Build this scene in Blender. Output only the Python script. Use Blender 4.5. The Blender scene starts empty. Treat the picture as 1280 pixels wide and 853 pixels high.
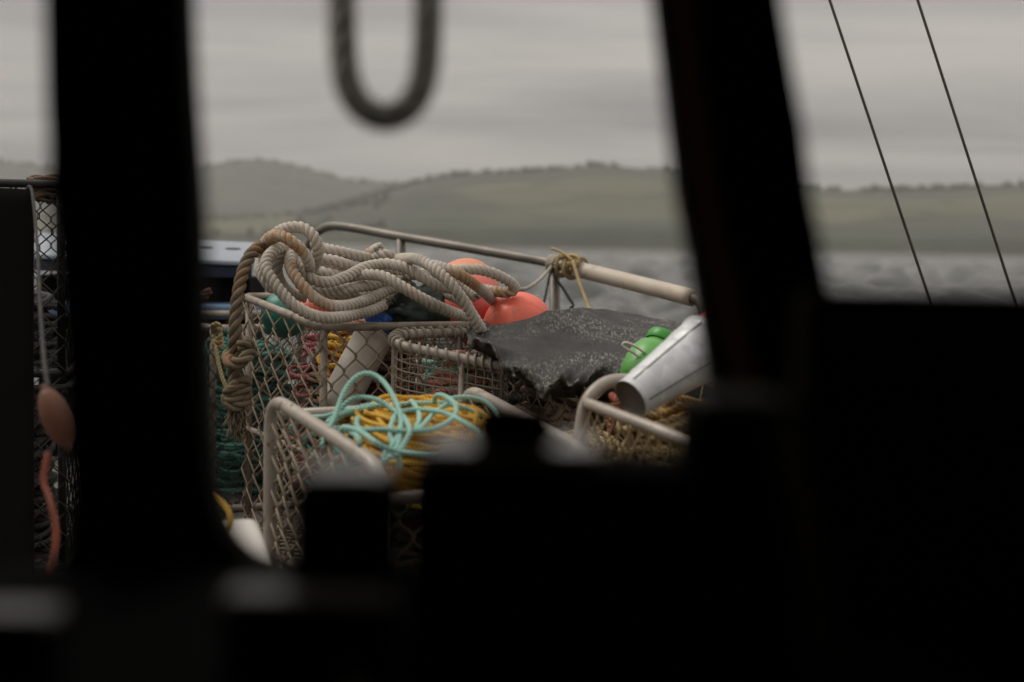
import bpy, bmesh, math, random
import numpy as np
from mathutils import Vector, Matrix, noise

random.seed(7)
rng = np.random.default_rng(7)
SC = bpy.context.scene
COL = SC.collection
PI = math.pi

# ------------------------------------------------------------------ camera
F = 1778.0                                   # focal length in photograph pixels (50 mm on 36 mm)
EYE = Vector((0, 0, 2.6))                    # eye 2.6 m above the water
PITCH, ROLL = math.radians(3.94), math.radians(0.95)
CM = Matrix.Translation(EYE) @ Matrix.Rotation(PI / 2 - PITCH, 4, 'X') @ Matrix.Rotation(ROLL, 4, 'Z')
cam_d = bpy.data.cameras.new('camera')
cam = bpy.data.objects.new('camera', cam_d)
COL.objects.link(cam)
cam.matrix_world = CM
cam_d.sensor_width = 36
cam_d.lens = 36 * F / 1280
cam_d.clip_start = 0.05
cam_d.clip_end = 20000
cam_d.dof.use_dof = True
cam_d.dof.focus_distance = 4.15
cam_d.dof.aperture_fstop = 2.1
SC.camera = cam

# ------------------------------------------------------------------ world, sun, exposure
w = bpy.data.worlds.new('World')
SC.world = w
w.use_nodes = True
nt = w.node_tree
nt.nodes.clear()
N = lambda t: nt.nodes.new(t)
def L(a, b): nt.links.new(a, b)
SUN_EL, SUN_AZ = math.radians(56), math.radians(-75)      # azimuth clockwise from +Y
out = N('ShaderNodeOutputWorld'); bg = N('ShaderNodeBackground')
sky = N('ShaderNodeTexSky'); sky.sky_type = 'NISHITA'; sky.sun_disc = False
sky.sun_elevation = SUN_EL; sky.sun_rotation = SUN_AZ; sky.air_density = 2.0; sky.dust_density = 6.0
hs = N('ShaderNodeHueSaturation'); hs.inputs['Saturation'].default_value = 0.05
L(sky.outputs[0], hs.inputs['Color'])
tc = N('ShaderNodeTexCoord'); sep = N('ShaderNodeSeparateXYZ'); L(tc.outputs['Generated'], sep.inputs[0])
zc = N('ShaderNodeMath'); zc.operation = 'MAXIMUM'; zc.inputs[1].default_value = 0.0; L(sep.outputs['Z'], zc.inputs[0])
za = N('ShaderNodeMath'); za.operation = 'ADD'; za.inputs[1].default_value = 0.075; L(zc.outputs[0], za.inputs[0])
dx = N('ShaderNodeMath'); dx.operation = 'DIVIDE'; L(sep.outputs['X'], dx.inputs[0]); L(za.outputs[0], dx.inputs[1])
dy = N('ShaderNodeMath'); dy.operation = 'DIVIDE'; L(sep.outputs['Y'], dy.inputs[0]); L(za.outputs[0], dy.inputs[1])
cmb = N('ShaderNodeCombineXYZ'); L(dx.outputs[0], cmb.inputs[0]); L(dy.outputs[0], cmb.inputs[1])
mp = N('ShaderNodeMapping'); mp.inputs['Scale'].default_value = (0.34, 0.60, 1); mp.inputs['Location'].default_value = (3.1, 1.75, 0)
mp.inputs['Rotation'].default_value = (0, 0, math.radians(5))
L(cmb.outputs[0], mp.inputs[0])
cn = N('ShaderNodeTexNoise'); cn.inputs['Scale'].default_value = 1.0; cn.inputs['Detail'].default_value = 7; cn.inputs['Roughness'].default_value = 0.55; cn.inputs['Distortion'].default_value = 0.5
L(mp.outputs[0], cn.inputs['Vector'])
cr = N('ShaderNodeValToRGB')
cr.color_ramp.elements[0].position = 0.36; cr.color_ramp.elements[0].color = (0.56, 0.545, 0.545, 1)
cr.color_ramp.elements[1].position = 0.64; cr.color_ramp.elements[1].color = (1.17, 1.08, 1.015, 1)
L(cn.outputs['Fac'], cr.inputs[0])
# overcast luminance: brighter towards the zenith
lz = N('ShaderNodeMath'); lz.operation = 'MULTIPLY_ADD'; lz.inputs[1].default_value = 7.4; lz.inputs[2].default_value = 2.95
L(zc.outputs[0], lz.inputs[0])
vm = N('ShaderNodeVectorMath'); vm.operation = 'SCALE'; L(cr.outputs[0], vm.inputs[0]); L(lz.outputs[0], vm.inputs['Scale'])
mx = N('ShaderNodeMix'); mx.data_type = 'RGBA'; mx.inputs[0].default_value = 0.93
L(hs.outputs[0], mx.inputs['A']); L(vm.outputs[0], mx.inputs['B'])
L(mx.outputs['Result'], bg.inputs['Color']); bg.inputs['Strength'].default_value = 0.1
L(bg.outputs[0], out.inputs['Surface'])

sun_d = bpy.data.lights.new('sun', 'SUN'); sun_d.energy = 1.4; sun_d.angle = math.radians(24); sun_d.color = (1, 0.95, 0.88)
sun = bpy.data.objects.new('sun', sun_d); COL.objects.link(sun)
sdir = Vector((math.sin(SUN_AZ) * math.cos(SUN_EL), math.cos(SUN_AZ) * math.cos(SUN_EL), math.sin(SUN_EL)))
sun.rotation_euler = (-sdir).to_track_quat('-Z', 'Y').to_euler(); sun.location = sdir * 30
SC.view_settings.view_transform = 'Standard'; SC.view_settings.look = 'None'
SC.view_settings.gamma = 1; SC.view_settings.exposure = 0.30; SC.view_settings.use_curve_mapping = False
SC.cycles.use_denoising = True
SC.cycles.max_bounces = 8; SC.cycles.transparent_max_bounces = 16; SC.cycles.volume_bounces = 1

# ------------------------------------------------------------------ pixel helpers
def W(px, py, d):
    """world point on the ray of a photograph pixel, d metres along the camera axis"""
    return CM @ Vector(((px - 640) / F * d, -(py - 426.5) / F * d, -d))
def G(px, py, z):
    """where that ray meets the level z"""
    v = W(px, py, 1.0) - EYE
    return EYE + v * ((z - EYE.z) / v.z)
def PX(pts): return [W(*p) for p in pts]

# ------------------------------------------------------------------ materials
class NT:
    def __init__(s, name):
        s.m = bpy.data.materials.new(name); s.m.use_nodes = True; s.t = s.m.node_tree; s.t.nodes.clear()
        s.out = s.n('ShaderNodeOutputMaterial')
    def n(s, t, **kw):
        x = s.t.nodes.new(t)
        for k, v in kw.items(): x.inputs[k.replace('_', ' ')].default_value = v
        return x
    def l(s, a, b): s.t.links.new(a, b)
    def math(s, op, a, b=None, c=None):
        x = s.t.nodes.new('ShaderNodeMath'); x.operation = op
        for i, v in enumerate((a, b, c)):
            if v is None: continue
            if isinstance(v, (int, float)): x.inputs[i].default_value = v
            else: s.l(v, x.inputs[i])
        return x.outputs[0]
    def mix(s, f, a, b):
        x = s.t.nodes.new('ShaderNodeMix'); x.data_type = 'RGBA'
        for k, v in ((0, f), ('A', a), ('B', b)):
            if isinstance(v, (int, float)): x.inputs[k].default_value = v
            elif isinstance(v, tuple): x.inputs[k].default_value = (*v, 1)
            else: s.l(v, x.inputs[k])
        return x.outputs['Result']
    def noise(s, scale, detail=3, rough=0.55, vec=None, dist=0.0):
        x = s.n('ShaderNodeTexNoise', Scale=scale, Detail=detail, Roughness=rough, Distortion=dist)
        if vec is None: vec = s.obj()
        s.l(vec, x.inputs['Vector']); return x.outputs['Fac']
    def obj(s):
        if not hasattr(s, '_tc'): s._tc = s.t.nodes.new('ShaderNodeTexCoord')
        return s._tc.outputs['Object']
    def scaled(s, sc, rot=(0, 0, 0)):
        x = s.t.nodes.new('ShaderNodeMapping'); x.inputs['Scale'].default_value = sc; x.inputs['Rotation'].default_value = rot
        s.l(s.obj(), x.inputs[0]); return x.outputs[0]
    def ramp(s, f, lo, hi):
        x = s.t.nodes.new('ShaderNodeMapRange'); x.inputs[1].default_value = lo; x.inputs[2].default_value = hi
        s.l(f, x.inputs[0]); return x.outputs[0]
    def attr(s, name):
        x = s.t.nodes.new('ShaderNodeAttribute'); x.attribute_name = name; return x.outputs['Fac']
    def bump(s, h, strength, dist, prev=None):
        x = s.n('ShaderNodeBump', Strength=strength, Distance=dist); s.l(h, x.inputs['Height'])
        if prev is not None: s.l(prev, x.inputs['Normal'])
        return x.outputs[0]
    def done(s, col, rough=0.6, metal=0.0, nrm=None, **kw):
        p = s.n('ShaderNodeBsdfPrincipled')
        for k, v in (('Base Color', col), ('Roughness', rough), ('Metallic', metal)):
            if isinstance(v, (int, float)): p.inputs[k].default_value = v
            elif isinstance(v, tuple): p.inputs[k].default_value = (*v, 1)
            else: s.l(v, p.inputs[k])
        for k, v in kw.items():
            p.inputs[k.replace('_', ' ')].default_value = v
        if nrm is not None: s.l(nrm, p.inputs['Normal'])
        s.l(p.outputs[0], s.out.inputs['Surface']); return s.m

def mat_mottled(name, c1, c2, scale=8, rough=0.6, metal=0.0, bump=0.3, bscale=80, bdist=0.002, spots=None, spot_scale=30, spot_lo=0.6):
    t = NT(name)
    f = t.ramp(t.noise(scale, 5), 0.3, 0.7)
    c = t.mix(f, c1, c2)
    if spots: c = t.mix(t.ramp(t.noise(spot_scale, 6, 0.65), spot_lo, spot_lo + 0.08), c, spots)
    return t.done(c, rough, metal, t.bump(t.noise(bscale, 4), bump, bdist))

def mat_cord(name, c1, c2, dirt_and_groove=(0.12, 0.09, 0.06), dirt_amt=0.5, k=1.0):
    """laid thin rope: 'lay' runs along and round the rope and gives the strand grooves"""
    t = NT(name)
    h = t.math('ABSOLUTE', t.math('SINE', t.math('MULTIPLY', t.attr('lay'), PI)))
    c = t.mix(t.ramp(t.noise(9, 4), 0.3, 0.7), c1, c2)
    d = t.math('MULTIPLY', t.ramp(t.noise(14, 5, 0.6), 0.5, 0.75), dirt_amt)
    c = t.mix(d, c, dirt_and_groove)
    c = t.mix(t.math('MULTIPLY', t.math('SUBTRACT', 1.0, t.ramp(h, 0.0, 0.5)), 0.45), c, dirt_and_groove)  # grooves between the strands mixed darker
    b = t.bump(h, 0.9, 0.003 * k)
    return t.done(c, 0.75, 0, t.bump(t.noise(600, 2), 0.4, 0.0008, b))

def mat_rope3(name, c1, c2, stain):
    t = NT(name)
    c = t.mix(t.ramp(t.noise(16, 5), 0.3, 0.7), c1, c2)
    c = t.mix(t.math('MULTIPLY', t.ramp(t.noise(7, 5, 0.65), 0.46, 0.66), 0.6), c, (0.25, 0.215, 0.165))
    sp = t.math('MULTIPLY', t.attr('stain'), t.ramp(t.noise(45, 5, 0.65), 0.33, 0.62))
    c = t.mix(sp, c, stain)
    fl = t.noise(1.0, 3, 0.6, t.scaled((260, 260, 260)))
    c = t.mix(t.math('MULTIPLY', t.ramp(fl, 0.4, 0.8), 0.3), c, (0.16, 0.13, 0.09))
    b = t.bump(fl, 0.6, 0.0015)
    return t.done(c, 0.85, 0, t.bump(t.noise(900, 2), 0.4, 0.0007, b))

M = {}
M['steel'] = mat_mottled('weathered_steel', (0.38, 0.325, 0.265), (0.18, 0.14, 0.105), 9, 0.5, 0.15, 0.5, 120, 0.002, (0.15, 0.075, 0.035), 22, 0.55)
M['steel_dark'] = mat_mottled('tarnished_steel', (0.17, 0.14, 0.115), (0.085, 0.07, 0.055), 9, 0.5, 0.3, 0.4, 120, 0.002, (0.20, 0.17, 0.14), 30, 0.62)
M['steel_pale'] = mat_mottled('pale_galvanised_frame', (0.46, 0.405, 0.35), (0.28, 0.24, 0.195), 10, 0.45, 0.15, 0.5, 120, 0.002, (0.19, 0.11, 0.06), 24, 0.57)
M['wire'] = mat_mottled('plastic_coated_wire', (0.42, 0.34, 0.25), (0.24, 0.18, 0.125), 12, 0.45, 0.15, 0.3, 200, 0.001, (0.13, 0.075, 0.04), 40, 0.6)
M['wire_dark'] = mat_mottled('dark_net_twine', (0.03, 0.03, 0.025), (0.06, 0.055, 0.045), 12, 0.8, 0, 0.3, 200, 0.001)
M['pipe'] = mat_mottled('dull_rail_pipe', (0.23, 0.20, 0.165), (0.13, 0.112, 0.092), 5, 0.45, 0.35, 0.3, 90, 0.002, (0.28, 0.24, 0.20), 18, 0.6)
M['sleeve'] = mat_mottled('worn_plastic_sleeve', (0.58, 0.50, 0.41), (0.46, 0.38, 0.30), 6, 0.55, 0, 0.25, 60, 0.002, (0.30, 0.23, 0.16), 14, 0.6)
M['rope'] = mat_rope3('old_mooring_rope', (0.62, 0.555, 0.475), (0.46, 0.405, 0.34), (0.42, 0.20, 0.05))
M['rope_brown'] = mat_rope3('brown_weedy_rope', (0.17, 0.12, 0.066), (0.085, 0.065, 0.042), (0.28, 0.13, 0.04))
M['yellow'] = mat_cord('yellow_rope', (0.92, 0.56, 0.075), (0.84, 0.45, 0.045), dirt_amt=0.15)
M['ochre'] = mat_cord('ochre_rope', (0.50, 0.30, 0.08), (0.40, 0.20, 0.05))
M['straw'] = mat_cord('straw_rope', (0.55, 0.40, 0.18), (0.45, 0.33, 0.16))
M['aqua'] = mat_cord('aqua_rope', (0.38, 0.66, 0.56), (0.30, 0.56, 0.48), (0.20, 0.26, 0.20), 0.25)
M['teal'] = mat_cord('teal_rope', (0.05, 0.26, 0.20), (0.03, 0.16, 0.13))
M['green_net'] = mat_cord('green_net_twine', (0.035, 0.19, 0.14), (0.02, 0.10, 0.08))
M['pink'] = mat_cord('pink_rope', (0.52, 0.17, 0.16), (0.40, 0.10, 0.11))
M['salmon'] = mat_cord('salmon_rope', (0.80, 0.38, 0.30), (0.70, 0.28, 0.23), dirt_amt=0.2)
M['red'] = mat_cord('rusty_red_rope', (0.38, 0.08, 0.04), (0.26, 0.06, 0.03))
M['brown'] = mat_cord('brown_rope', (0.22, 0.14, 0.08), (0.13, 0.085, 0.05))
M['white_cord'] = mat_cord('off_white_cord', (0.50, 0.44, 0.36), (0.40, 0.35, 0.28))
M['black_cord'] = mat_cord('black_cord', (0.015, 0.015, 0.015), (0.03, 0.03, 0.03))
M['grey_cord'] = mat_cord('grey_hose', (0.62, 0.62, 0.57), (0.54, 0.54, 0.49), dirt_amt=0.2)
M['dark_net'] = mat_cord('dark_net_twine_heap', (0.05, 0.055, 0.045), (0.03, 0.035, 0.03), (0.02, 0.018, 0.015), 0.3)
M['grey_loop'] = mat_cord('grey_loop_rope', (0.60, 0.59, 0.53), (0.50, 0.49, 0.44), dirt_amt=0.2)
M['coral'] = mat_mottled('coral_buoy', (0.90, 0.175, 0.105), (0.84, 0.145, 0.09), 5, 0.42, 0, 0.15, 60, 0.001, (0.55, 0.18, 0.13), 26, 0.6)
M['coral_old'] = mat_mottled('faded_coral_buoy', (0.60, 0.10, 0.075), (0.46, 0.07, 0.06), 6, 0.5, 0, 0.2, 60, 0.001, (0.05, 0.02, 0.02), 14, 0.66)
M['peach'] = mat_mottled('faded_peach_buoy', (0.78, 0.30, 0.15), (0.68, 0.24, 0.12), 5, 0.5, 0, 0.2, 60, 0.001)
M['orange_brown'] = mat_mottled('brown_orange_float', (0.19, 0.072, 0.036), (0.12, 0.042, 0.022), 6, 0.6)
M['teal_plastic'] = mat_mottled('teal_float_plastic', (0.02, 0.20, 0.15), (0.015, 0.13, 0.10), 7, 0.45)
M['white_float'] = mat_mottled('chalky_white_float', (0.62, 0.57, 0.50), (0.50, 0.45, 0.38), 6, 0.6, 0, 0.3, 90, 0.002, (0.30, 0.25, 0.19), 25, 0.66)
M['blue'] = mat_mottled('bright_blue_plastic', (0.015, 0.10, 0.38), (0.01, 0.06, 0.24), 9, 0.4)
M['green'] = mat_mottled('green_plastic', (0.13, 0.40, 0.085), (0.10, 0.33, 0.07), 6, 0.38, 0, 0.1, 60, 0.001)
M['green_lid'] = mat_mottled('deep_green_plastic', (0.05, 0.32, 0.035), (0.04, 0.26, 0.03), 6, 0.4, 0, 0.1, 60, 0.001)
M['sack'] = mat_mottled('dark_green_sack', (0.03, 0.055, 0.04), (0.012, 0.02, 0.016), 10, 0.5, 0, 0.6, 60, 0.004, (0.12, 0.16, 0.07), 40, 0.66)
def mat_dull(name, c, rough=0.9, spec=0.08):
    t = NT(name); f = t.ramp(t.noise(6, 4), 0.3, 0.7)
    return t.done(t.mix(f, c, tuple(x * 0.6 for x in c)), rough, 0, t.bump(t.noise(100, 3), 0.2, 0.001), **{'Specular_IOR_Level': spec})
M['black'] = mat_dull('matt_black_plastic', (0.009, 0.0083, 0.0072))
M['plotter'] = mat_dull('brown_black_screen', (0.075, 0.062, 0.047))
M['tar'] = mat_mottled('black_sacking', (0.010, 0.010, 0.009), (0.006, 0.006, 0.005), 6, 0.6, 0, 0.4, 90, 0.002)
M['sheen_cap'] = mat_mottled('pale_sheen_top', (0.90, 0.86, 0.81), (0.86, 0.82, 0.77), 6, 0.10, 0, 0.1, 50, 0.001)  # near-white: window sheen on black instrument tops put into the colour
M['grey_sheen_cap'] = mat_mottled('grey_sheen_top', (0.16, 0.15, 0.135), (0.12, 0.115, 0.10), 6, 0.5, 0, 0.1, 50, 0.001)  # grey carries the window sheen on the radio's black top
M['frame_paint'] = mat_dull('black_frame_paint', (0.014, 0.0125, 0.0105))
M['cabin_lining'] = mat_mottled('cream_cabin_lining', (0.66, 0.58, 0.47), (0.58, 0.50, 0.40), 4, 0.6)
M['frame_wood'] = mat_mottled('varnished_trim', (0.60, 0.28, 0.14), (0.45, 0.20, 0.10), 14, 0.5, 0, 0.2, 80, 0.001)
M['ledge_sheen'] = mat_mottled('pale_ledge_sheen', (0.74, 0.68, 0.60), (0.66, 0.60, 0.52), 10, 0.35)  # pale colour carries the sheen on the dashboard ledge
M['white_grp'] = mat_mottled('white_fibreglass', (0.66, 0.62, 0.57), (0.58, 0.54, 0.49), 3, 0.45, 0, 0.15, 60, 0.002, (0.42, 0.36, 0.29), 12, 0.66)
M['deck'] = mat_mottled('worn_deck_paint', (0.13, 0.115, 0.095), (0.075, 0.068, 0.056), 4, 0.55, 0, 0.5, 60, 0.003, (0.035, 0.03, 0.025), 9, 0.56)
M['navy'] = mat_mottled('navy_paint', (0.012, 0.022, 0.055), (0.008, 0.014, 0.035), 6, 0.45, 0, 0.2, 70, 0.001, (0.10, 0.10, 0.11), 24, 0.68)
M['blue_grey'] = mat_mottled('blue_grey_paint', (0.13, 0.20, 0.31), (0.09, 0.15, 0.25), 5, 0.5)
M['pale_blue'] = mat_mottled('pale_blue_white_paint', (0.33, 0.365, 0.405), (0.25, 0.285, 0.33), 5, 0.5, 0, 0.2, 70, 0.001, (0.28, 0.20, 0.15), 20, 0.68)
M['hole'] = mat_mottled('slot_shade', (0.05, 0.03, 0.025), (0.03, 0.02, 0.015), 20, 0.8)
M['stay'] = mat_mottled('wire_stay_steel', (0.17, 0.15, 0.125), (0.12, 0.105, 0.088), 9, 0.5, 0.4)

def mat_sheet():
    t = NT('scuffed_black_rubber')
    c = t.mix(t.ramp(t.noise(6, 5), 0.3, 0.7), (0.026, 0.0235, 0.021), (0.012, 0.011, 0.010))
    s1 = t.noise(1, 6, 0.72, t.scaled((170, 34, 120), (0, 0, 0.55)), 0.4)
    s2 = t.noise(5, 3, 0.5)
    sc = t.math('MULTIPLY', t.ramp(s1, 0.51, 0.61), t.ramp(s2, 0.40, 0.60))
    c = t.mix(t.math('MULTIPLY', sc, 0.8), c, (0.27, 0.245, 0.215))
    fray = t.math('MULTIPLY', t.attr('fray'), t.ramp(t.noise(60, 5, 0.7), 0.42, 0.6))
    c = t.mix(fray, c, (0.30, 0.27, 0.23))
    b = t.bump(t.noise(90, 5), 0.5, 0.003)
    return t.done(c, 0.55, 0, t.bump(t.noise(14, 4), 0.4, 0.005, b), Specular_IOR_Level=0.3)
M['sheet'] = mat_sheet()
def mat_galv():
    t = NT('galvanised_sheet_steel')
    v = t.t.nodes.new('ShaderNodeTexVoronoi'); v.inputs['Scale'].default_value = 45; t.l(t.obj(), v.inputs['Vector'])
    c = t.mix(t.ramp(v.outputs['Color'], 0.2, 0.8), (0.66, 0.665, 0.67), (0.52, 0.525, 0.53))
    c = t.mix(t.math('MULTIPLY', t.ramp(t.noise(9, 5), 0.52, 0.72), 0.6), c, (0.42, 0.40, 0.37))
    return t.done(c, 0.45, 0.35, t.bump(t.noise(25, 3), 0.2, 0.003))
M['galv'] = mat_galv()
def mat_glass():
    t = NT('window_glass')
    tr = t.n('ShaderNodeBsdfTransparent'); tr.inputs[0].default_value = (0.97, 0.975, 0.97, 1)
    gl = t.n('ShaderNodeBsdfGlossy'); gl.inputs['Roughness'].default_value = 0.02
    fr = t.n('ShaderNodeFresnel', IOR=1.3)
    mxs = t.n('ShaderNodeMixShader'); t.l(fr.outputs[0], mxs.inputs[0]); t.l(tr.outputs[0], mxs.inputs[1]); t.l(gl.outputs[0], mxs.inputs[2])
    t.l(mxs.outputs[0], t.out.inputs['Surface']); return t.m
M['glass'] = mat_glass()
def mat_sea():
    t = NT('sea_water')
    b = t.bump(t.noise(1.0, 6, 0.62, t.scaled((0.9, 2.0, 1))), 0.9, 0.16)
    b = t.bump(t.noise(6.0, 4, 0.6, t.scaled((0.8, 1.5, 1))), 0.6, 0.04, b)
    return t.done((0.12, 0.122, 0.116), 0.06, 0, b, IOR=1.33)
M['sea'] = mat_sea()
def mat_hill():
    t = NT('field_and_wood_land')
    big = t.noise(1, 4, 0.55, t.scaled((0.0035, 0.0055, 0.0)), 0.3)
    med = t.noise(1, 5, 0.6, t.scaled((0.016, 0.022, 0.01)))
    v = t.t.nodes.new('ShaderNodeTexVoronoi'); v.inputs['Scale'].default_value = 1.0
    t.l(t.scaled((0.0042, 0.0065, 0.0), (0, 0, 0.35)), v.inputs['Vector'])
    fld = t.mix(t.ramp(v.outputs['Color'], 0.1, 0.9), (0.070, 0.072, 0.030), (0.105, 0.098, 0.048))
    wood = t.mix(t.ramp(med, 0.35, 0.65), (0.022, 0.028, 0.014), (0.048, 0.054, 0.026))
    g = t.math('ADD', t.attr('field'), t.math('MULTIPLY', t.math('SUBTRACT', t.ramp(big, 0.2, 0.8), 0.5), 1.25))
    ve = t.t.nodes.new('ShaderNodeTexVoronoi'); ve.feature = 'DISTANCE_TO_EDGE'; ve.inputs['Scale'].default_value = 1.0
    t.l(t.scaled((0.0042, 0.0065, 0.0), (0, 0, 0.35)), ve.inputs['Vector'])
    fld = t.mix(t.ramp(ve.outputs['Distance'], 0.015, 0.05), wood, fld)
    c = t.mix(t.ramp(g, 0.28, 0.60), wood, fld)
    return t.done(c, 0.95, 0, None)
M['hill'] = mat_hill()
M['wood_far'] = mat_mottled('far_tree_foliage', (0.040, 0.048, 0.024), (0.065, 0.070, 0.036), 0.05, 0.95, 0, 0.0)

# ------------------------------------------------------------------ object helpers
def tag(o, label, cat, group=None, kind=None):
    if label: o['label'] = label
    if cat: o['category'] = cat
    if group: o['group'] = group
    if kind: o['kind'] = kind
    return o
def thing(name, label, cat, loc, group=None):
    o = bpy.data.objects.new(name, None); COL.objects.link(o)
    o.location = loc; o.empty_display_size = 0.1
    o['root'] = [loc[0], loc[1], loc[2]]
    return tag(o, label, cat, group)
class MB:
    """collects geometry in world metres, then makes one mesh object"""
    def __init__(s): s.v = []; s.f = []; s.a = {}
    def add(s, v, f, **attrs):
        o = len(s.v); s.v.extend([tuple(p) for p in v]); s.f.extend([tuple(i + o for i in q) for q in f])
        for k, a in attrs.items():
            s.a.setdefault(k, []); s.a[k].extend([0.0] * (o - len(s.a[k]))); s.a[k].extend([float(x) for x in a])
        return s
    def box(s, c, size, rot=None):
        c = Vector(c); h = Vector(size) / 2; vs = []
        for x in (-1, 1):
            for y in (-1, 1):
                for z in (-1, 1):
                    p = Vector((x * h.x, y * h.y, z * h.z))
                    if rot: p = rot @ p
                    vs.append(c + p)
        return s.add(vs, [(0, 1, 3, 2), (4, 6, 7, 5), (0, 4, 5, 1), (2, 3, 7, 6), (0, 2, 6, 4), (1, 5, 7, 3)])
    def build(s, name, m, parent=None, smooth=False, loc=None, bevel=0, segs=2, label=None, cat=None, group=None, kind=None, solid=0):
        if parent is not None: o0 = Vector(parent['root'])
        elif loc is not None: o0 = Vector(loc)
        else: o0 = Vector((0, 0, 0))
        me = bpy.data.meshes.new(name)
        me.from_pydata([(p[0] - o0.x, p[1] - o0.y, p[2] - o0.z) for p in s.v], [], s.f)
        for k, a in s.a.items():
            a = a + [0.0] * (len(s.v) - len(a))
            at = me.attributes.new(k, 'FLOAT', 'POINT'); at.data.foreach_set('value', np.array(a, dtype=np.float32))
        me.materials.append(M[m] if isinstance(m, str) else m)
        if smooth: me.polygons.foreach_set('use_smooth', [True] * len(me.polygons))
        me.update()
        o = bpy.data.objects.new(name, me); COL.objects.link(o)
        o['root'] = [o0.x, o0.y, o0.z]
        if parent is not None: o.parent = parent
        else: o.location = o0
        if solid:
            md = o.modifiers.new('thick', 'SOLIDIFY'); md.thickness = solid; md.offset = -1
        if bevel:
            md = o.modifiers.new('bevel', 'BEVEL'); md.width = bevel; md.segments = segs; md.limit_method = 'ANGLE'
        return tag(o, label, cat, group, kind)

def npv(p): return np.array([[q[0], q[1], q[2]] for q in p], dtype=float)
def smooth_path(pts, step, closed=False):
    """Catmull-Rom through the points, resampled to even spacing"""
    P = npv(pts)
    if closed: Q = np.vstack([P[-1], P, P[0], P[1]])
    else: Q = np.vstack([2 * P[0] - P[1], P, 2 * P[-1] - P[-2]])
    out = []
    for i in range(1, len(Q) - 2):
        p0, p1, p2, p3 = Q[i - 1], Q[i], Q[i + 1], Q[i + 2]
        n = max(3, int(np.linalg.norm(p2 - p1) / step * 2))
        t = np.linspace(0, 1, n, endpoint=False)[:, None]
        out.append(0.5 * ((2 * p1) + (-p0 + p2) * t + (2 * p0 - 5 * p1 + 4 * p2 - p3) * t ** 2 + (-p0 + 3 * p1 - 3 * p2 + p3) * t ** 3))
    out.append(Q[-2][None])
    return resample(np.vstack(out), step)
def resample(R, step):
    R = np.asarray(R, float)
    s = np.concatenate([[0], np.cumsum(np.linalg.norm(np.diff(R, axis=0), axis=1))])
    n = max(2, int(round(s[-1] / step)) + 1)
    u = np.linspace(0, s[-1], n)
    return np.stack([np.interp(u, s, R[:, k]) for k in range(3)], 1)
def frames(P, closed=False):
    if closed: T = np.roll(P, -1, 0) - np.roll(P, 1, 0)
    else: T = np.gradient(P, axis=0)
    T /= np.linalg.norm(T, axis=1)[:, None] + 1e-12
    Nn = np.zeros_like(P)
    a = np.array([0, 0, 1.0]) if abs(T[0][2]) < 0.9 else np.array([1.0, 0, 0])
    n = np.cross(T[0], a); n /= np.linalg.norm(n); Nn[0] = n
    for i in range(1, len(P)):
        n = n - T[i] * np.dot(n, T[i]); n /= np.linalg.norm(n) + 1e-12; Nn[i] = n
    if closed:
        # spread the leftover twist round the loop
        n2 = Nn[-1] - T[0] * np.dot(Nn[-1], T[0]); n2 /= np.linalg.norm(n2)
        B0 = np.cross(T[0], Nn[0]); ang = math.atan2(np.dot(n2, B0), np.dot(n2, Nn[0]))
        B = np.cross(T, Nn); th = -ang * np.arange(len(P)) / len(P)
        Nn = Nn * np.cos(th)[:, None] + B * np.sin(th)[:, None]
    return T, Nn, np.cross(T, Nn)
def tube(mb, P, r, sides=8, closed=False, caps=True, pitch=None, strands=3, fr=None, extra=None):
    P = np.asarray(P, float); n = len(P)
    T, Nn, B = frames(P, closed) if fr is None else fr
    R = np.full(n, r) if np.isscalar(r) else np.asarray(r)
    m = sides + 1 if pitch else sides
    th = np.arange(m) / sides * 2 * PI
    V = P[:, None, :] + R[:, None, None] * (np.cos(th)[None, :, None] * Nn[:, None, :] + np.sin(th)[None, :, None] * B[:, None, :])
    V = V.reshape(-1, 3)
    f = []
    rows = n if closed else n - 1
    for i in range(rows):
        a = i * m; b = ((i + 1) % n) * m
        for j in range(sides):
            k = (j + 1) % m
            f.append((a + j, a + k, b + k, b + j))
    if caps and not closed and not pitch:
        f.append(tuple(range(m))[::-1]); f.append(tuple((n - 1) * m + j for j in range(m)))
    at = {}
    if pitch:
        s = np.concatenate([[0], np.cumsum(np.linalg.norm(np.diff(P, axis=0), axis=1))])
        at['lay'] = (strands * (s[:, None] / pitch - th[None, :] / (2 * PI))).reshape(-1)
        if caps and not closed:
            f.append(tuple(range(sides))[::-1]); f.append(tuple((n - 1) * m + j for j in range(sides)))
    mb.add(V.tolist(), f, **at)
def cord(mb, pts, r, step=None, sides=7, closed=False, raw=False):
    P = resample(npv(pts), step or r * 2) if raw else smooth_path(pts, step or r * 2.0, closed)
    tube(mb, P, r, sides, False, True, pitch=r * 2 * 2.6)
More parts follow.
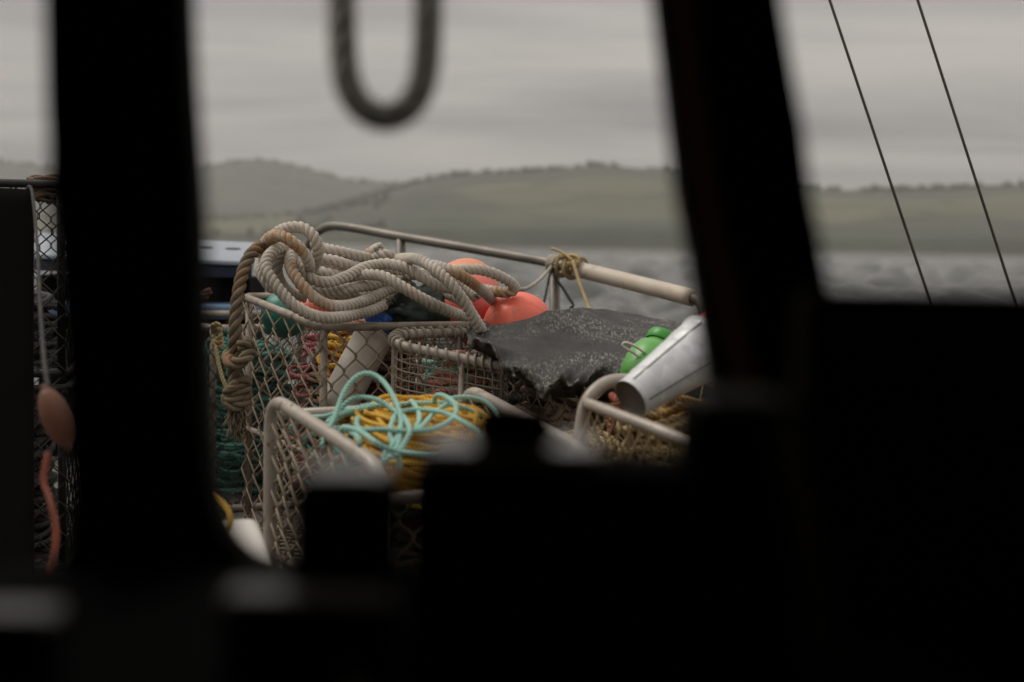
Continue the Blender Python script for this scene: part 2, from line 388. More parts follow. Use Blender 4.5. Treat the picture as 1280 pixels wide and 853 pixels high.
def rope3(mb, pts, R, pitch, stain=None, raw=False, taper=None, fuzz=0.0):
    """three-strand laid rope: each strand is a tube winding round the path"""
    P = resample(npv(pts), pitch / 14) if raw else smooth_path(pts, pitch / 14)
    T, Nn, B = frames(P)
    s = np.concatenate([[0], np.cumsum(np.linalg.norm(np.diff(P, axis=0), axis=1))])
    rc = R / 1.86; rs = R / 1.86 * 0.86
    th0 = random.random() * 6
    n = len(P); u = s / s[-1]
    st = np.zeros(n)
    for (a, b, k) in (stain or []):
        st = np.maximum(st, k * np.clip(np.minimum((u - a), (b - u)) / 0.04, 0, 1))
    sc = np.ones(n) if taper is None else np.interp(u, *taper)
    for k in range(3):
        th = th0 + k * 2 * PI / 3 + 2 * PI * s / pitch
        C = P + (rc * sc)[:, None] * (np.cos(th)[:, None] * Nn + np.sin(th)[:, None] * B)
        o = len(mb.v)
        tube(mb, C, rs * sc, 9, False, True)
        mb.a.setdefault('stain', []); mb.a['stain'].extend([0.0] * (o - len(mb.a['stain'])))
        mb.a['stain'].extend(np.repeat(st, 9).tolist())
def round_loop(pts, rad, n=6, closed=True):
    """corner-rounded polyline"""
    P = [Vector(p) for p in pts]; out = []
    N_ = len(P)
    for i in range(N_):
        if not closed and i in (0, N_ - 1): out.append(P[i]); continue
        a, b, c = P[i - 1], P[i], P[(i + 1) % N_]
        r1 = min(rad, (a - b).length * 0.48, (c - b).length * 0.48)
        p, q = b + (a - b).normalized() * r1, b + (c - b).normalized() * r1
        for k in range(n + 1):
            t = k / n
            out.append(p * (1 - t) ** 2 + b * 2 * t * (1 - t) + q * t ** 2)
    return out
def pipe_loop(mb, pts, r, rad, closed=True, sides=10):
    L_ = round_loop(pts, rad, 7, closed)
    P = npv(L_)
    keep = [0] + [i for i in range(1, len(P)) if np.linalg.norm(P[i] - P[i - 1]) > 1e-5]
    tube(mb, P[keep], r, sides, closed)
def chainlink(mb, quad, cell, wire, bulge=0.0, wob=0.004, vstretch=1.25, seed=0):
    """chain-link over a quad (p00 bottom-left, p10 bottom-right, p11 top-right, p01 top-left): every zigzag wire hooks its neighbour"""
    p00, p10, p11, p01 = [np.array(q, float) for q in quad]
    Lu = (np.linalg.norm(p10 - p00) + np.linalg.norm(p11 - p01)) / 2; Lv = (np.linalg.norm(p01 - p00) + np.linalg.norm(p11 - p10)) / 2
    nrm = np.cross(p10 - p00, p01 - p00); nrm /= np.linalg.norm(nrm)
    c = cell / 2; nu = max(2, int(round(Lu / c))); nv = max(2, int(round(Lv / (c * vstretch))))
    for j in range(nu):
        pts = []
        for k in range(nv + 1):
            left = (k + j) % 2 == 0
            for q, (off, dz) in enumerate(((-0.1, 0.8), (0.1, -0.8))):
                x = (j if left else j + 1) + (0.06 if not left else -0.06)
                t = min(1, max(0, (k + off) / nv)); s_ = min(1.003, max(-0.003, x / nu))
                p = (p00 * (1 - s_) + p10 * s_) * (1 - t) + (p01 * (1 - s_) + p11 * s_) * t
                b = bulge * math.sin(PI * t) * math.sin(PI * min(1, max(0, s_)))
                nz = noise.noise(Vector((p[0] * 6 + seed, p[1] * 6, p[2] * 6)))
                sgn = dz if left else -dz
                p = p + nrm * (b + nz * wob * 1.5 + sgn * wire)
                p = p + (p10 - p00) / Lu * noise.noise(Vector((p[0] * 9, p[1] * 9 + seed, p[2] * 9))) * wob
                pts.append(p)
        tube(mb, np.array(pts), wire, 5, False, False)
def lathe(mb, prof, c, axis, seg=40, squash=None):
    """prof: (radius, height along axis)"""
    ax = Vector(axis).normalized(); a = ax.orthogonal().normalized(); b = ax.cross(a); c = Vector(c)
    vs = []; fs = []
    for (r, h) in prof:
        for k in range(seg):
            t = 2 * PI * k / seg
            vs.append(c + ax * h + (a * math.cos(t) + b * math.sin(t)) * r)
    for i in range(len(prof) - 1):
        for k in range(seg):
            j = (k + 1) % seg
            fs.append((i * seg + k, i * seg + j, (i + 1) * seg + j, (i + 1) * seg + k))
    mb.add(vs, fs)
def heap_path(cx, cy, u, v, Lu, Lv, z0, z1, loops, seed, mound=0.5, step=0.03, rmin=0.3, jit=0.05, tilt=0.0):
    """one rope thrown down in loose loops inside an oblong, rising from z0 to z1"""
    r = np.random.default_rng(seed); n = int(loops * 26)
    t = np.arange(n) / 26 * 2 * PI
    def wander(f, k=3):
        x = np.zeros(n)
        for _ in range(k): x += np.sin(np.arange(n) / n * 2 * PI * r.uniform(0.5, f) + r.uniform(0, 6.28)) * r.uniform(0.4, 1)
        return x / k
    ra = rmin + (0.95 - rmin) * (0.5 + 0.5 * wander(loops * 1.3))
    rb = rmin + (0.95 - rmin) * (0.5 + 0.5 * wander(loops * 1.1))
    a = (np.cos(t) * ra * 0.72 + wander(loops * 0.9) * (1 - ra) * 0.9); b = (np.sin(t) * rb * 0.72 + wander(loops * 0.8) * (1 - rb) * 0.9)
    a = np.clip(a, -1, 1) * Lu / 2; b = np.clip(b, -1, 1) * Lv / 2
    h = np.linspace(0, 1, n); e = np.clip((a / (Lu / 2)) ** 2 * 0.5 + (b / (Lv / 2)) ** 2 * 0.5, 0, 1)
    z = z0 + (z1 - z0) * h * (1 - mound * e) + wander(loops * 4, 4) * jit + a * tilt
    return np.stack([cx + a * u[0] + b * v[0], cy + a * u[1] + b * v[1], z], 1)
def rope_heap(name, m, label, c, u, v, Lu, Lv, z0, z1, loops, r, seed, mound=0.5, group=None, rmin=0.3, jit=0.03, tilt=0.0):
    mb = MB(); P = heap_path(c[0], c[1], u, v, Lu, Lv, z0, z1, loops, seed, mound, rmin=rmin, jit=jit, tilt=tilt)
    P = smooth_path(P, max(0.014, r * 1.8))
    tube(mb, P, r, 6, False, True, pitch=r * 5.2)
    return mb.build(name, m, smooth=True, loc=(c[0], c[1], z0), label=label, cat='rope', group=group)

# ================================================================== SETTING: sea, hills, woods
Z_DECK = EYE.z - 1.0
def build_sea():
    fine = np.linspace(-26, 26, 420); coarse = np.concatenate([np.linspace(-180, -28, 50), np.linspace(28, 180, 50)[:-1]])
    az = np.radians(np.sort(np.concatenate([fine, coarse])))
    rr = np.concatenate([[0.5, 3], np.geomspace(7, 420, 470), np.geomspace(450, 4200, 26)])
    A, Rr = np.meshgrid(az, rr); X = np.sin(A) * Rr; Y = np.cos(A) * Rr
    Z = np.zeros_like(X); g = np.random.default_rng(3)
    for i in range(70):
        lam = g.uniform(0.9, 9.0); k = 2 * PI / lam; d = g.normal(0.5, 0.95); amp = 0.033 * lam ** 0.8
        cell = np.maximum(Rr * 0.0088, 1e-3)                    # fade waves finer than the mesh
        fade = np.clip(lam / (cell * 3.0) - 0.6, 0, 1)
        ph = k * (X * math.sin(d) + Y * math.cos(d)) + g.uniform(0, 6.28)
        Z += amp * fade * (np.abs(np.sin(ph / 2)) * -1.6 + 1.0)
    Z *= np.clip((900 - Rr) / 500, 0, 1)
    Z = np.where(Rr < 12, Z * 0.3 - 0.1, Z)
    n, m = X.shape; mb = MB()
    idx = np.arange(n * m).reshape(n, m); f = []
    a = idx[:-1, :]; 
    i0 = idx[:-1].ravel(); i1 = np.roll(idx, -1, 1)[:-1].ravel(); i2 = np.roll(idx, -1, 1)[1:].ravel(); i3 = idx[1:].ravel()
    mb.v = np.stack([X.ravel(), Y.ravel(), Z.ravel()], 1).tolist(); mb.f = np.stack([i0, i3, i2, i1], 1).tolist()
    return mb.build('sea', 'sea', smooth=True, label='grey choppy sea reaching to the hills', kind='structure')
build_sea()

def hor(px): return 303.8 + (px - 640) * math.tan(ROLL)
near_prof = [(-900, 262), (-200, 262), (60, 272), (250, 272), (330, 270), (400, 262), (450, 246), (500, 231), (540, 219), (600, 213), (660, 213), (700, 210), (740, 205), (790, 209), (850, 214), (900, 219), (980, 230), (1040, 236), (1100, 236), (1160, 234), (1220, 230), (1280, 229), (1500, 232), (2200, 240)]
far_prof = [(-900, 230), (-200, 208), (0, 200), (60, 207), (160, 216), (250, 207), (300, 200), (335, 199), (370, 206), (400, 215), (440, 227), (500, 229), (560, 224), (640, 232), (800, 240), (1000, 245), (1300, 240), (2200, 245)]
def prof(tab, px): return np.interp(px, [p[0] for p in tab], [p[1] for p in tab])
def build_hills(name, tab, d_shore, d_ridge, d_back, label, seed, field_fn, rough=1.0):
    cols = np.linspace(-760, 2100, 420); rows = np.concatenate([np.linspace(0, 1, 44), np.linspace(1.06, 2.0, 10)])
    vs = np.zeros((len(rows), len(cols), 3)); fld = np.zeros((len(rows), len(cols)))
    for j, px in enumerate(cols):
        az = (px - 640) / F
        H = (hor(px) - prof(tab, px)) / F * d_ridge
        for i, t in enumerate(rows):
            d = d_shore + (d_ridge - d_shore) * t if t <= 1 else d_ridge + (d_back - d_ridge) * (t - 1)
            dd = d + 60 * noise.noise(Vector((px * 0.006, seed, 0))) * (1 - abs(1 - t)) if t < 1 else d
            k = (0.10 + 0.9 * (t ** 0.85)) if t <= 1 else 1 - 0.9 * (t - 1) ** 1.3
            if t == 0: k = -0.05
            x, y = az * dd, dd
            nz = noise.fractal(Vector((x * 0.004, y * 0.004, seed)), 1.0, 2.0, 4) * 9 * rough * (0.15 if 0.97 < t < 1.03 else min(1, t * 3))
            z = H * k + (nz * (1 - t * 0.6) if t < 1 else nz * 0.4) * (k > 0)
            vs[i, j] = (x, y, z if t > 0 else -2.0)
            fld[i, j] = field_fn(px, t)
    n, m = vs.shape[:2]; idx = np.arange(n * m).reshape(n, m); mb = MB()
    mb.v = vs.reshape(-1, 3).tolist()
    mb.f = np.stack([idx[:-1, :-1].ravel(), idx[:-1, 1:].ravel(), idx[1:, 1:].ravel(), idx[1:, :-1].ravel()], 1).tolist()
    mb.a['field'] = fld.ravel().tolist()
    mb.build(name, 'hill', smooth=True, label=label, kind='structure')
    return vs, cols, rows
def near_field(px, t):
    # pasture on the middle slopes, woods along the shore and the ridge; bare pasture at the left foot
    a = math.exp(-((t - 0.46) / 0.27) ** 2)
    k = min(1, max(0, (px - 520) / 120)); left = 0.95 if px < 360 else 0
    return max(a * k, left * math.exp(-((t - 0.5) / 0.4) ** 2)) * 0.95 + 0.05
def far_field(px, t): return 0.05
nv, ncols, nrows = build_hills('hills', near_prof, 1300, 2000, 2600, 'green pasture hills behind the far shore', 3.3, near_field)
fv, fcols, frows = build_hills('far_hills', far_prof, 2500, 3200, 4000, 'grey rounded hill fading in haze', 9.1, far_field, 1.6)

def build_wood():
    mb = MB(); g = random.Random(5)
    ph = (1 + 5 ** 0.5) / 2
    iv = [Vector(q).normalized() for q in [(-1, ph, 0), (1, ph, 0), (-1, -ph, 0), (1, -ph, 0), (0, -1, ph), (0, 1, ph), (0, -1, -ph), (0, 1, -ph), (ph, 0, -1), (ph, 0, 1), (-ph, 0, -1), (-ph, 0, 1)]]
    iff = [(0, 11, 5), (0, 5, 1), (0, 1, 7), (0, 7, 10), (0, 10, 11), (1, 5, 9), (5, 11, 4), (11, 10, 2), (10, 7, 6), (7, 1, 8), (3, 9, 4), (3, 4, 2), (3, 2, 6), (3, 6, 8), (3, 8, 9), (4, 9, 5), (2, 4, 11), (6, 2, 10), (8, 6, 7), (9, 8, 1)]
    def clump(p, s):
        sx, sz = s * g.uniform(0.7, 1.2), s * g.uniform(0.7, 1.3)
        mb.add([p + Vector((q.x * sx, q.y * sx, q.z * sz + sz * 0.55)) * g.uniform(0.75, 1.2) for q in iv], iff)
    def scatter(vs, cols, rows, n, fn, smin, smax):
        k = 0
        while k < n:
            i = g.randrange(1, 46 if len(rows) > 46 else len(rows) - 1); j = g.randrange(0, len(cols) - 1)
            if g.random() > fn(cols[j], rows[i]): continue
            a = g.random(); b = g.random()
            p = vs[i, j] * (1 - a) * (1 - b) + vs[i, j + 1] * a * (1 - b) + vs[i + 1, j] * (1 - a) * b + vs[i + 1, j + 1] * a * b
            clump(Vector(p), g.uniform(smin, smax)); k += 1
    def pn(px, t):
        if not (-200 < px < 1500): return 0.0
        ridge = 0.5 * math.exp(-((t - 1.0) / 0.04) ** 2) * (0.5 + 0.5 * math.sin(px * 0.05) * math.sin(px * 0.021 + 1))
        wood = 0.30 * (1 - near_field(px, t)) ** 2 * (px < 480) * 0.15 * (noise.noise(Vector((px * 0.012, t * 5, 2))) > 0.08)
        hedge = 0.5 if (abs((t * 9 + px * 0.004) % 1 - 0.5) < 0.06) else 0.0
        return max(ridge, wood, 0.0)
    scatter(nv, ncols, nrows, 950, pn, 2.4, 5.0)
    scatter(fv, fcols, frows, 420, lambda px, t: (0.5 if -200 < px < 620 else 0) * (1 if t > 0.93 else 0.0), 3, 6)
    mb.build('far_wood', 'wood_far', label='far-off trees and hedges on the hills', kind='stuff')
build_wood()

# the damp air between boat and hills
def build_haze():
    mb = MB(); mb.box((0, 0, 139), (9400, 9400, 284))
    t = NT('damp_air'); pv = t.n('ShaderNodeVolumePrincipled')
    pv.inputs['Color'].default_value = (0.94, 0.92, 0.92, 1); pv.inputs['Density'].default_value = 0.00014; pv.inputs['Anisotropy'].default_value = 0.2
    t.l(pv.outputs[0], t.out.inputs['Volume'])
    o = mb.build('haze', t.m, label='pale damp haze over the water', kind='stuff')
build_haze()

# ================================================================== THE BOAT: deck, hull, rail, bow locker
EDGE = [(2.4, 1.03), (2.35, 3.2), (1.75, 4.15), (0.85, 5.12), (-0.05, 5.9), (-0.98, 6.72), (-1.7, 7.15), (-2.6, 6.9), (-3.1, 5.2), (-3.1, 1.03)]
mb = MB(); n = len(EDGE)
mb.add([(x, y, Z_DECK) for x, y in EDGE], [tuple(range(n))])
deck = mb.build('deck', 'deck', label='worn grey-brown foredeck under the pots', kind='structure')
# planks with open seams on the stretch of deck that shows
hull = thing('boat_hull', 'low black hull edge round the foredeck', 'boat', (0, 4, Z_DECK))
mb = MB()
P = [Vector((x, y, 0)) for x, y in EDGE]
vs = []; fs = []
for p in P:
    o_ = Vector((p.x * 1.02 - 0.0, (p.y - 3) * 1.02 + 3, 0)); i_ = p
    vs += [(o_.x * 0.9, o_.y, -0.4), (o_.x, o_.y, Z_DECK + 0.13), (i_.x * 0.99, (i_.y - 3) * 0.985 + 3, Z_DECK + 0.13), (i_.x * 0.99, (i_.y - 3) * 0.985 + 3, Z_DECK - 0.01)]
for i in range(n - 1):
    for k in range(3): fs.append((i * 4 + k, i * 4 + 4 + k, i * 4 + 5 + k, i * 4 + 1 + k))
mb.add(vs, fs); mb.build('hull_side', 'navy', hull)
mb = MB(); tube(mb, np.array([(x * 1.005, (y - 3) * 1.003 + 3, Z_DECK + 0.145) for x, y in EDGE]), 0.03, 8); mb.build('toe_rail', 'steel_dark', hull, smooth=True)
# deck boards along the boat
for k in range(26):
    x = -3.0 + k * 0.2
    if x > 0.4: continue
    mb = MB(); mb.box((x + 0.09, 3.6, Z_DECK + 0.012), (0.188, 5.0, 0.02)); b = mb.build('deck_board', 'deck', None, bevel=0.004)
    b.parent = deck

rail = thing('guard_rail', 'dull steel pipe guard rail along the edge of the foredeck', 'railing', W(690, 600, 5.6))
RP = PX([(378, 345, 6.62), (382, 318, 6.6), (389, 300, 6.57), (402, 287, 6.52), (425, 283, 6.45), (500, 296, 6.22), (600, 313, 5.92), (690, 329, 5.64), (780, 351, 5.36), (862, 371.5, 5.08)])
mb = MB(); tube(mb, smooth_path(RP, 0.03), 0.0205, 12)
bend = PX([(862, 371.5, 5.08), (874, 376, 5.05), (880, 388, 5.03), (882, 410, 5.03)])
tube(mb, smooth_path(bend, 0.015), 0.0205, 12)
mb.build('rail_pipe', 'pipe', rail, smooth=True)
for (px, py, d, tilt) in ((378, 345, 6.62, 0), (501, 299, 6.22, 4), (693, 331, 5.63, 6), (882, 405, 5.03, 2)):
    a = W(px, py, d); b = Vector((a.x + tilt * 0.004, a.y, Z_DECK))
    mb = MB(); tube(mb, npv([a, b]), 0.0215, 12); mb.build('post', 'pipe', rail, smooth=True)
mb = MB(); SP = PX([(722, 337, 5.54), (780, 351, 5.36), (866, 372.5, 5.07)]); S2 = smooth_path(SP, 0.03)
tube(mb, S2, 0.0315, 16); mb.build('sleeve', 'sleeve', rail, smooth=True, label='cream plastic sleeve over the lower end of the rail')

# lashings on the rail
mb = MB()
c0, c1 = W(686, 328, 5.65), W(732, 338, 5.51); ax = (c1 - c0).normalized(); e1 = ax.orthogonal().normalized(); e2 = ax.cross(e1)
pts = []
for i in range(110):
    t = i / 110; a = t * 2 * PI * 7
    p = c0.lerp(c1, 0.35 + 0.5 * t + 0.09 * math.sin(a * 0.37)); rr_ = 0.034 + 0.010 * math.sin(a * 0.61 + 1)
    pts.append(p + (e1 * math.cos(a) + e2 * math.sin(a)) * rr_)
cord(mb, pts, 0.0075, 0.012)
cord(mb, PX([(703, 322, 5.55), (714, 319, 5.52), (724, 323, 5.50), (720, 331, 5.49), (709, 329, 5.49)]), 0.0085)
cord(mb, PX([(716, 326, 5.49), (720, 340, 5.46), (726, 358, 5.42), (733, 376, 5.36), (739, 392, 5.3), (746, 404, 5.2)]), 0.0068)
cord(mb, PX([(716, 326, 5.49), (706, 318, 5.52), (697, 313, 5.55), (690, 311, 5.58)]), 0.006)
mb.build('yellow_lashing', 'straw', smooth=True, loc=W(739, 392, 5.3), label='yellow rope knotted round the rail with its tail hanging over the black sheet', cat='rope')
mb = MB(); pts = []
for i in range(60):
    a = i / 60 * 2 * PI * 4; pts.append(c0.lerp(c1, 0.05 + 0.2 * i / 60) + (e1 * math.cos(a) + e2 * math.sin(a)) * 0.030)
cord(mb, pts, 0.007, 0.012)
cord(mb, PX([(690, 333, 5.6), (683, 341, 5.5), (672, 352, 5.2), (660, 360, 4.9), (650, 362, 4.65), (640, 362, 4.5)]), 0.0068)
mb.build('white_lashing', 'white_cord', smooth=True, loc=W(690, 330, 5.6), label='thin off-white line tied to the rail and led to the rope pile', cat='rope')
mb = MB()
cord(mb, PX([(692, 337, 5.59), (687, 345, 5.58), (684, 360, 5.58), (680, 378, 5.57), (676, 392, 5.5)]), 0.0045)
cord(mb, PX([(697, 352, 5.59), (704, 361, 5.57), (712, 374, 5.55), (717, 382, 5.54), (713, 385, 5.53)]), 0.0055)
cord(mb, PX([(686, 338, 5.6), (692, 341, 5.58), (699, 338, 5.6)]), 0.005)
mb.build('black_cord', 'black_cord', smooth=True, loc=W(690, 390, 5.58), label='thin black cord hanging in two tails off the rail post', cat='rope')

# blue locker at the bow
loc_b = Vector((-1.75, 6.4, Z_DECK))
bl = thing('bow_locker', 'navy bow locker with a pale slotted top plate and a blue-grey ledge', 'locker', loc_b)
A0, A1 = W(40, 290, 6.75), W(318, 303, 6.65); B0, B1 = W(40, 318, 6.2), W(317, 327, 6.2)
def plate(mb, q, th, dirv=Vector((0, 0, -1))):
    a = [Vector(p) for p in q]; b = [p + dirv * th for p in a]
    mb.add(a + b, [(0, 1, 2, 3), (7, 6, 5, 4), (0, 4, 5, 1), (1, 5, 6, 2), (2, 6, 7, 3), (3, 7, 4, 0)])
mb = MB(); plate(mb, [B0, B1, A1, A0], 0.02); tp = mb.build('top_plate', 'pale_blue', bl, bevel=0.006)
nz_ = ((B1 - B0).cross(A0 - B0)).normalized()
for (px, py) in ((257, 300), (292, 303), (150, 298), (200, 299)):
    # dark ovals laid on the plate for the shade inside its slots
    k = (px - 40) / 278; p0 = B0.lerp(B1, k); p1 = A0.lerp(A1, k); c = p0.lerp(p1, 0.58)
    e1_ = (B1 - B0).normalized(); e2_ = nz_.cross(e1_)
    vs = [c + e1_ * 0.035 * math.cos(t) + e2_ * 0.02 * math.sin(t) + nz_ * 0.003 for t in np.linspace(0, 2 * PI, 20, endpoint=False)]
    mb = MB(); mb.add(vs + [v - nz_ * 0.006 for v in vs], [tuple(range(20))] + [(i, i + 20, (i + 1) % 20 + 20, (i + 1) % 20) for i in range(20)]); mb.build('slot', 'hole', tp)
mb = MB(); plate(mb, [B0 + Vector((0, 0.02, -0.022)), B1 + Vector((-0.01, 0.02, -0.022)), A1 + Vector((-0.01, 0, -0.04)), A0 + Vector((0, 0, -0.04))], 0.05); mb.build('rim', 'navy', bl, bevel=0.006)
mb = MB(); q0, q1 = W(40, 330, 6.32), W(309, 332, 6.32)
mb.box(((q0.x + q1.x) / 2, 6.6, (q0.z - 0.05 + Z_DECK) / 2), (q1.x - q0.x, 0.42, q0.z - 0.05 - Z_DECK)); mb.build('body', 'black', bl, bevel=0.01)  # body in black: the shade of the recess is put into the colour
mb = MB(); q0, q1 = W(40, 378, 6.1), W(318, 378, 6.1); mb.box(((q0.x + q1.x) / 2, 6.24, q0.z - 0.03), (q1.x - q0.x, 0.3, 0.062)); mb.build('ledge', 'blue_grey', bl, bevel=0.012)

# wire stays on the starboard side
for i, (p, q, dn) in enumerate((((1037, 0), (1163, 378), 'inner'), ((1147, 0), (1267, 372), 'outer'))):
    d = 4.55
    a, b = W(p[0], p[1], d), W(q[0], q[1], d)
    v = (b - a); lo = a + v * ((Z_DECK + 0.14 - a.z) / v.z); hi = a + v * ((5.6 - a.z) / v.z)
    st = thing('wire_stay', ['slanting wire stay, the one closer to the wheelhouse window post', 'slanting wire stay, the one farther from the window post'][i], 'wire', lo, 'wire stays at the deck edge')
    mb = MB(); tube(mb, npv([lo + (hi - lo) * 0.06, hi]), 0.0048, 8); mb.build('wire', 'stay', st, smooth=True)
    mb = MB(); tube(mb, npv([lo, lo + (hi - lo) * 0.065]), 0.011, 8); mb.build('turnbuckle', 'steel_dark', st, smooth=True)

# ================================================================== POTS
UA = Vector((-0.46, 0.888, 0)).normalized(); VA = Vector((0.888, 0.46, 0)).normalized()
def box_pot(name_lbl, corner, u, v, Lu, Lv, z0, z1, cell=0.07, wire=0.0024, m='steel', mw='wire', rim_r=0.0125, rad=0.06, group='wire pots on the foredeck', tilt=0.0, mid=True, bulge=0.012, seed=0, side_cell=None):
    c = Vector((corner[0], corner[1], 0))
    t = thing('lobster_pot', name_lbl, 'lobster pot', (c.x, c.y, z0), group)
    def pt(a, b, z): return Vector((c.x + u.x * a + v.x * b, c.y + u.y * a + v.y * b, z))
    zt = lambda a: z1 + tilt * a
    top = [pt(0, 0, zt(0)), pt(0, Lv, zt(0)), pt(Lu, Lv, zt(Lu)), pt(Lu, 0, zt(Lu))]
    bot = [pt(0, 0, z0 + 0.015), pt(0, Lv, z0 + 0.015), pt(Lu, Lv, z0 + 0.015), pt(Lu, 0, z0 + 0.015)]
    mb = MB(); pipe_loop(mb, top, rim_r, rad); mb.build('rim', m, t, smooth=True)
    mb = MB(); pipe_loop(mb, bot, rim_r, rad); mb.build('base_frame', m, t, smooth=True)
    ins = 0.014
    for (a, b) in ((ins, ins), (ins, Lv - ins), (Lu - ins, Lv - ins), (Lu - ins, ins)):
        mb = MB(); tube(mb, npv([pt(a, b, z0 + 0.02), pt(a, b, zt(a) - 0.004)]), rim_r * 0.92, 9); mb.build('corner_post', m, t, smooth=True)
    if mid:
        mb = MB(); tube(mb, npv([pt(0.02, 0, (z0 + z1) / 2), pt(Lu - 0.02, 0, (z0 + z1) / 2)]), rim_r * 0.7, 8); mb.build('side_bar', m, t, smooth=True)
    for i in range(4):
        j = (i + 1) % 4
        mb = MB(); sc_ = side_cell if (side_cell and i % 2 == 1) else cell
        chainlink(mb, [bot[i], bot[j], top[j], top[i]], sc_, wire, bulge, 0.006, 1.25 * (cell / sc_) ** 0.7, seed + i)
        mb.build('wire_mesh', mw, t, smooth=True)
    mb = MB(); chainlink(mb, bot, cell, wire, 0, 0.003, 1.0, seed + 9); mb.build('floor_mesh', mw, t, smooth=True)
    return t, pt

# pot A: heaped with the mooring rope
zA = EYE.z - 0.243
CA = (-0.534, 3.96); LA = 0.74
potA, ptA = box_pot('large chain-link pot with the thick pale mooring rope piled on top', CA, UA, VA, LA, 0.52, Z_DECK + 0.02, zA, seed=1, rad=0.05, tilt=0.075, side_cell=0.13, wire=0.0031)
# pot B: behind the rope tail, with green netting
zB = EYE.z - 0.318
CB = (-1.065, 5.0)
potB, ptB = box_pot('dark pot stuffed with green net, with a yellow knot on its rim', (CB[0], CB[1]), UA, VA, 0.95, 0.56, Z_DECK + 0.02, zB, cell=0.045, wire=0.0016, mw='wire_dark', seed=5, rad=0.08, rim_r=0.014, mid=False)
# pot G: under the black sheet
CG = (0.19, 3.68)
potG, ptG = box_pot('pot hidden under the black rubber sheet', CG, UA, VA, 1.12, 0.62, Z_DECK + 0.02, EYE.z - 0.37, seed=13, rad=0.06)

# pot C: two rounded end frames standing up, mesh between
def frame_pot():
    FL, NL, FR, NR = Vector((-0.555, 3.264, 0)), Vector((-0.245, 2.75, 0)), Vector((-0.118, 3.55, 0)), Vector((0.172, 3.0, 0))
    zt = EYE.z - 0.362; z0 = Z_DECK + 0.02; zn = EYE.z - 0.444
    t = thing('lobster_pot', 'pale-framed pot filled with yellow rope and loose aqua line', 'lobster pot', (FL.x, FL.y, z0), 'wire pots on the foredeck')
    for (f, n_) in ((FL, NL), (FR, NR)):
        d = (n_ - f)
        q = [f + Vector((0, 0, z0 + 0.016)), n_ + Vector((0, 0, z0 + 0.016)), n_ + Vector((0, 0, zn)), f + Vector((0, 0, zt))]
        mb = MB(); pipe_loop(mb, q, 0.0155, 0.085, True, 12); fr = mb.build('end_frame', 'steel_pale', t, smooth=True)
        r1 = 0.02
        q2 = [f + d * 0.012 + Vector((0, 0, z0 + 0.02)), n_ - d * 0.012 + Vector((0, 0, z0 + 0.02)), n_ - d * 0.012 + Vector((0, 0, zn - 0.012)), f + d * 0.012 + Vector((0, 0, zt - 0.012))]
        # keep the mesh off the rounded corners
        mb = MB(); chainlink(mb, [q2[0], q2[1], q2[2], q2[3]], 0.088, 0.0040, 0.01, 0.006, 0.80, 21); mb.build('wire_mesh', 'wire', t, smooth=True)
    for (a, b, z) in ((FL, FR, zt - 0.045), (NL, NR, zn - 0.06), (FL, FR, z0 + 0.02), (NL, NR, z0 + 0.02)):
        mb = MB(); e = (b - a); tube(mb, npv([a + Vector((0, 0, z)), b + Vector((0, 0, z))]), 0.0135, 10); mb.build('cross_bar', 'steel_pale', t, smooth=True)
    for (a, b, zz_) in ((FL, FR, zt), (NR, NL, zn)):
        mb = MB(); chainlink(mb, [a + Vector((0, 0, z0 + 0.02)), b + Vector((0, 0, z0 + 0.02)), b + Vector((0, 0, zz_ - 0.06)), a + Vector((0, 0, zz_ - 0.06))], 0.066, 0.0024, 0.01, 0.006, 1.3, 31); mb.build('wire_mesh', 'wire', t, smooth=True)
    mb = MB(); zz = Vector((0, 0, z0 + 0.02)); chainlink(mb, [FL + zz, FR + zz, NR + zz, NL + zz], 0.066, 0.0024, 0, 0.004, 1.0, 33); mb.build('floor_mesh', 'wire', t, smooth=True)
    return t, FL, NL, FR, NR, zt
potC, FL, NL, FR, NR, zC = frame_pot()

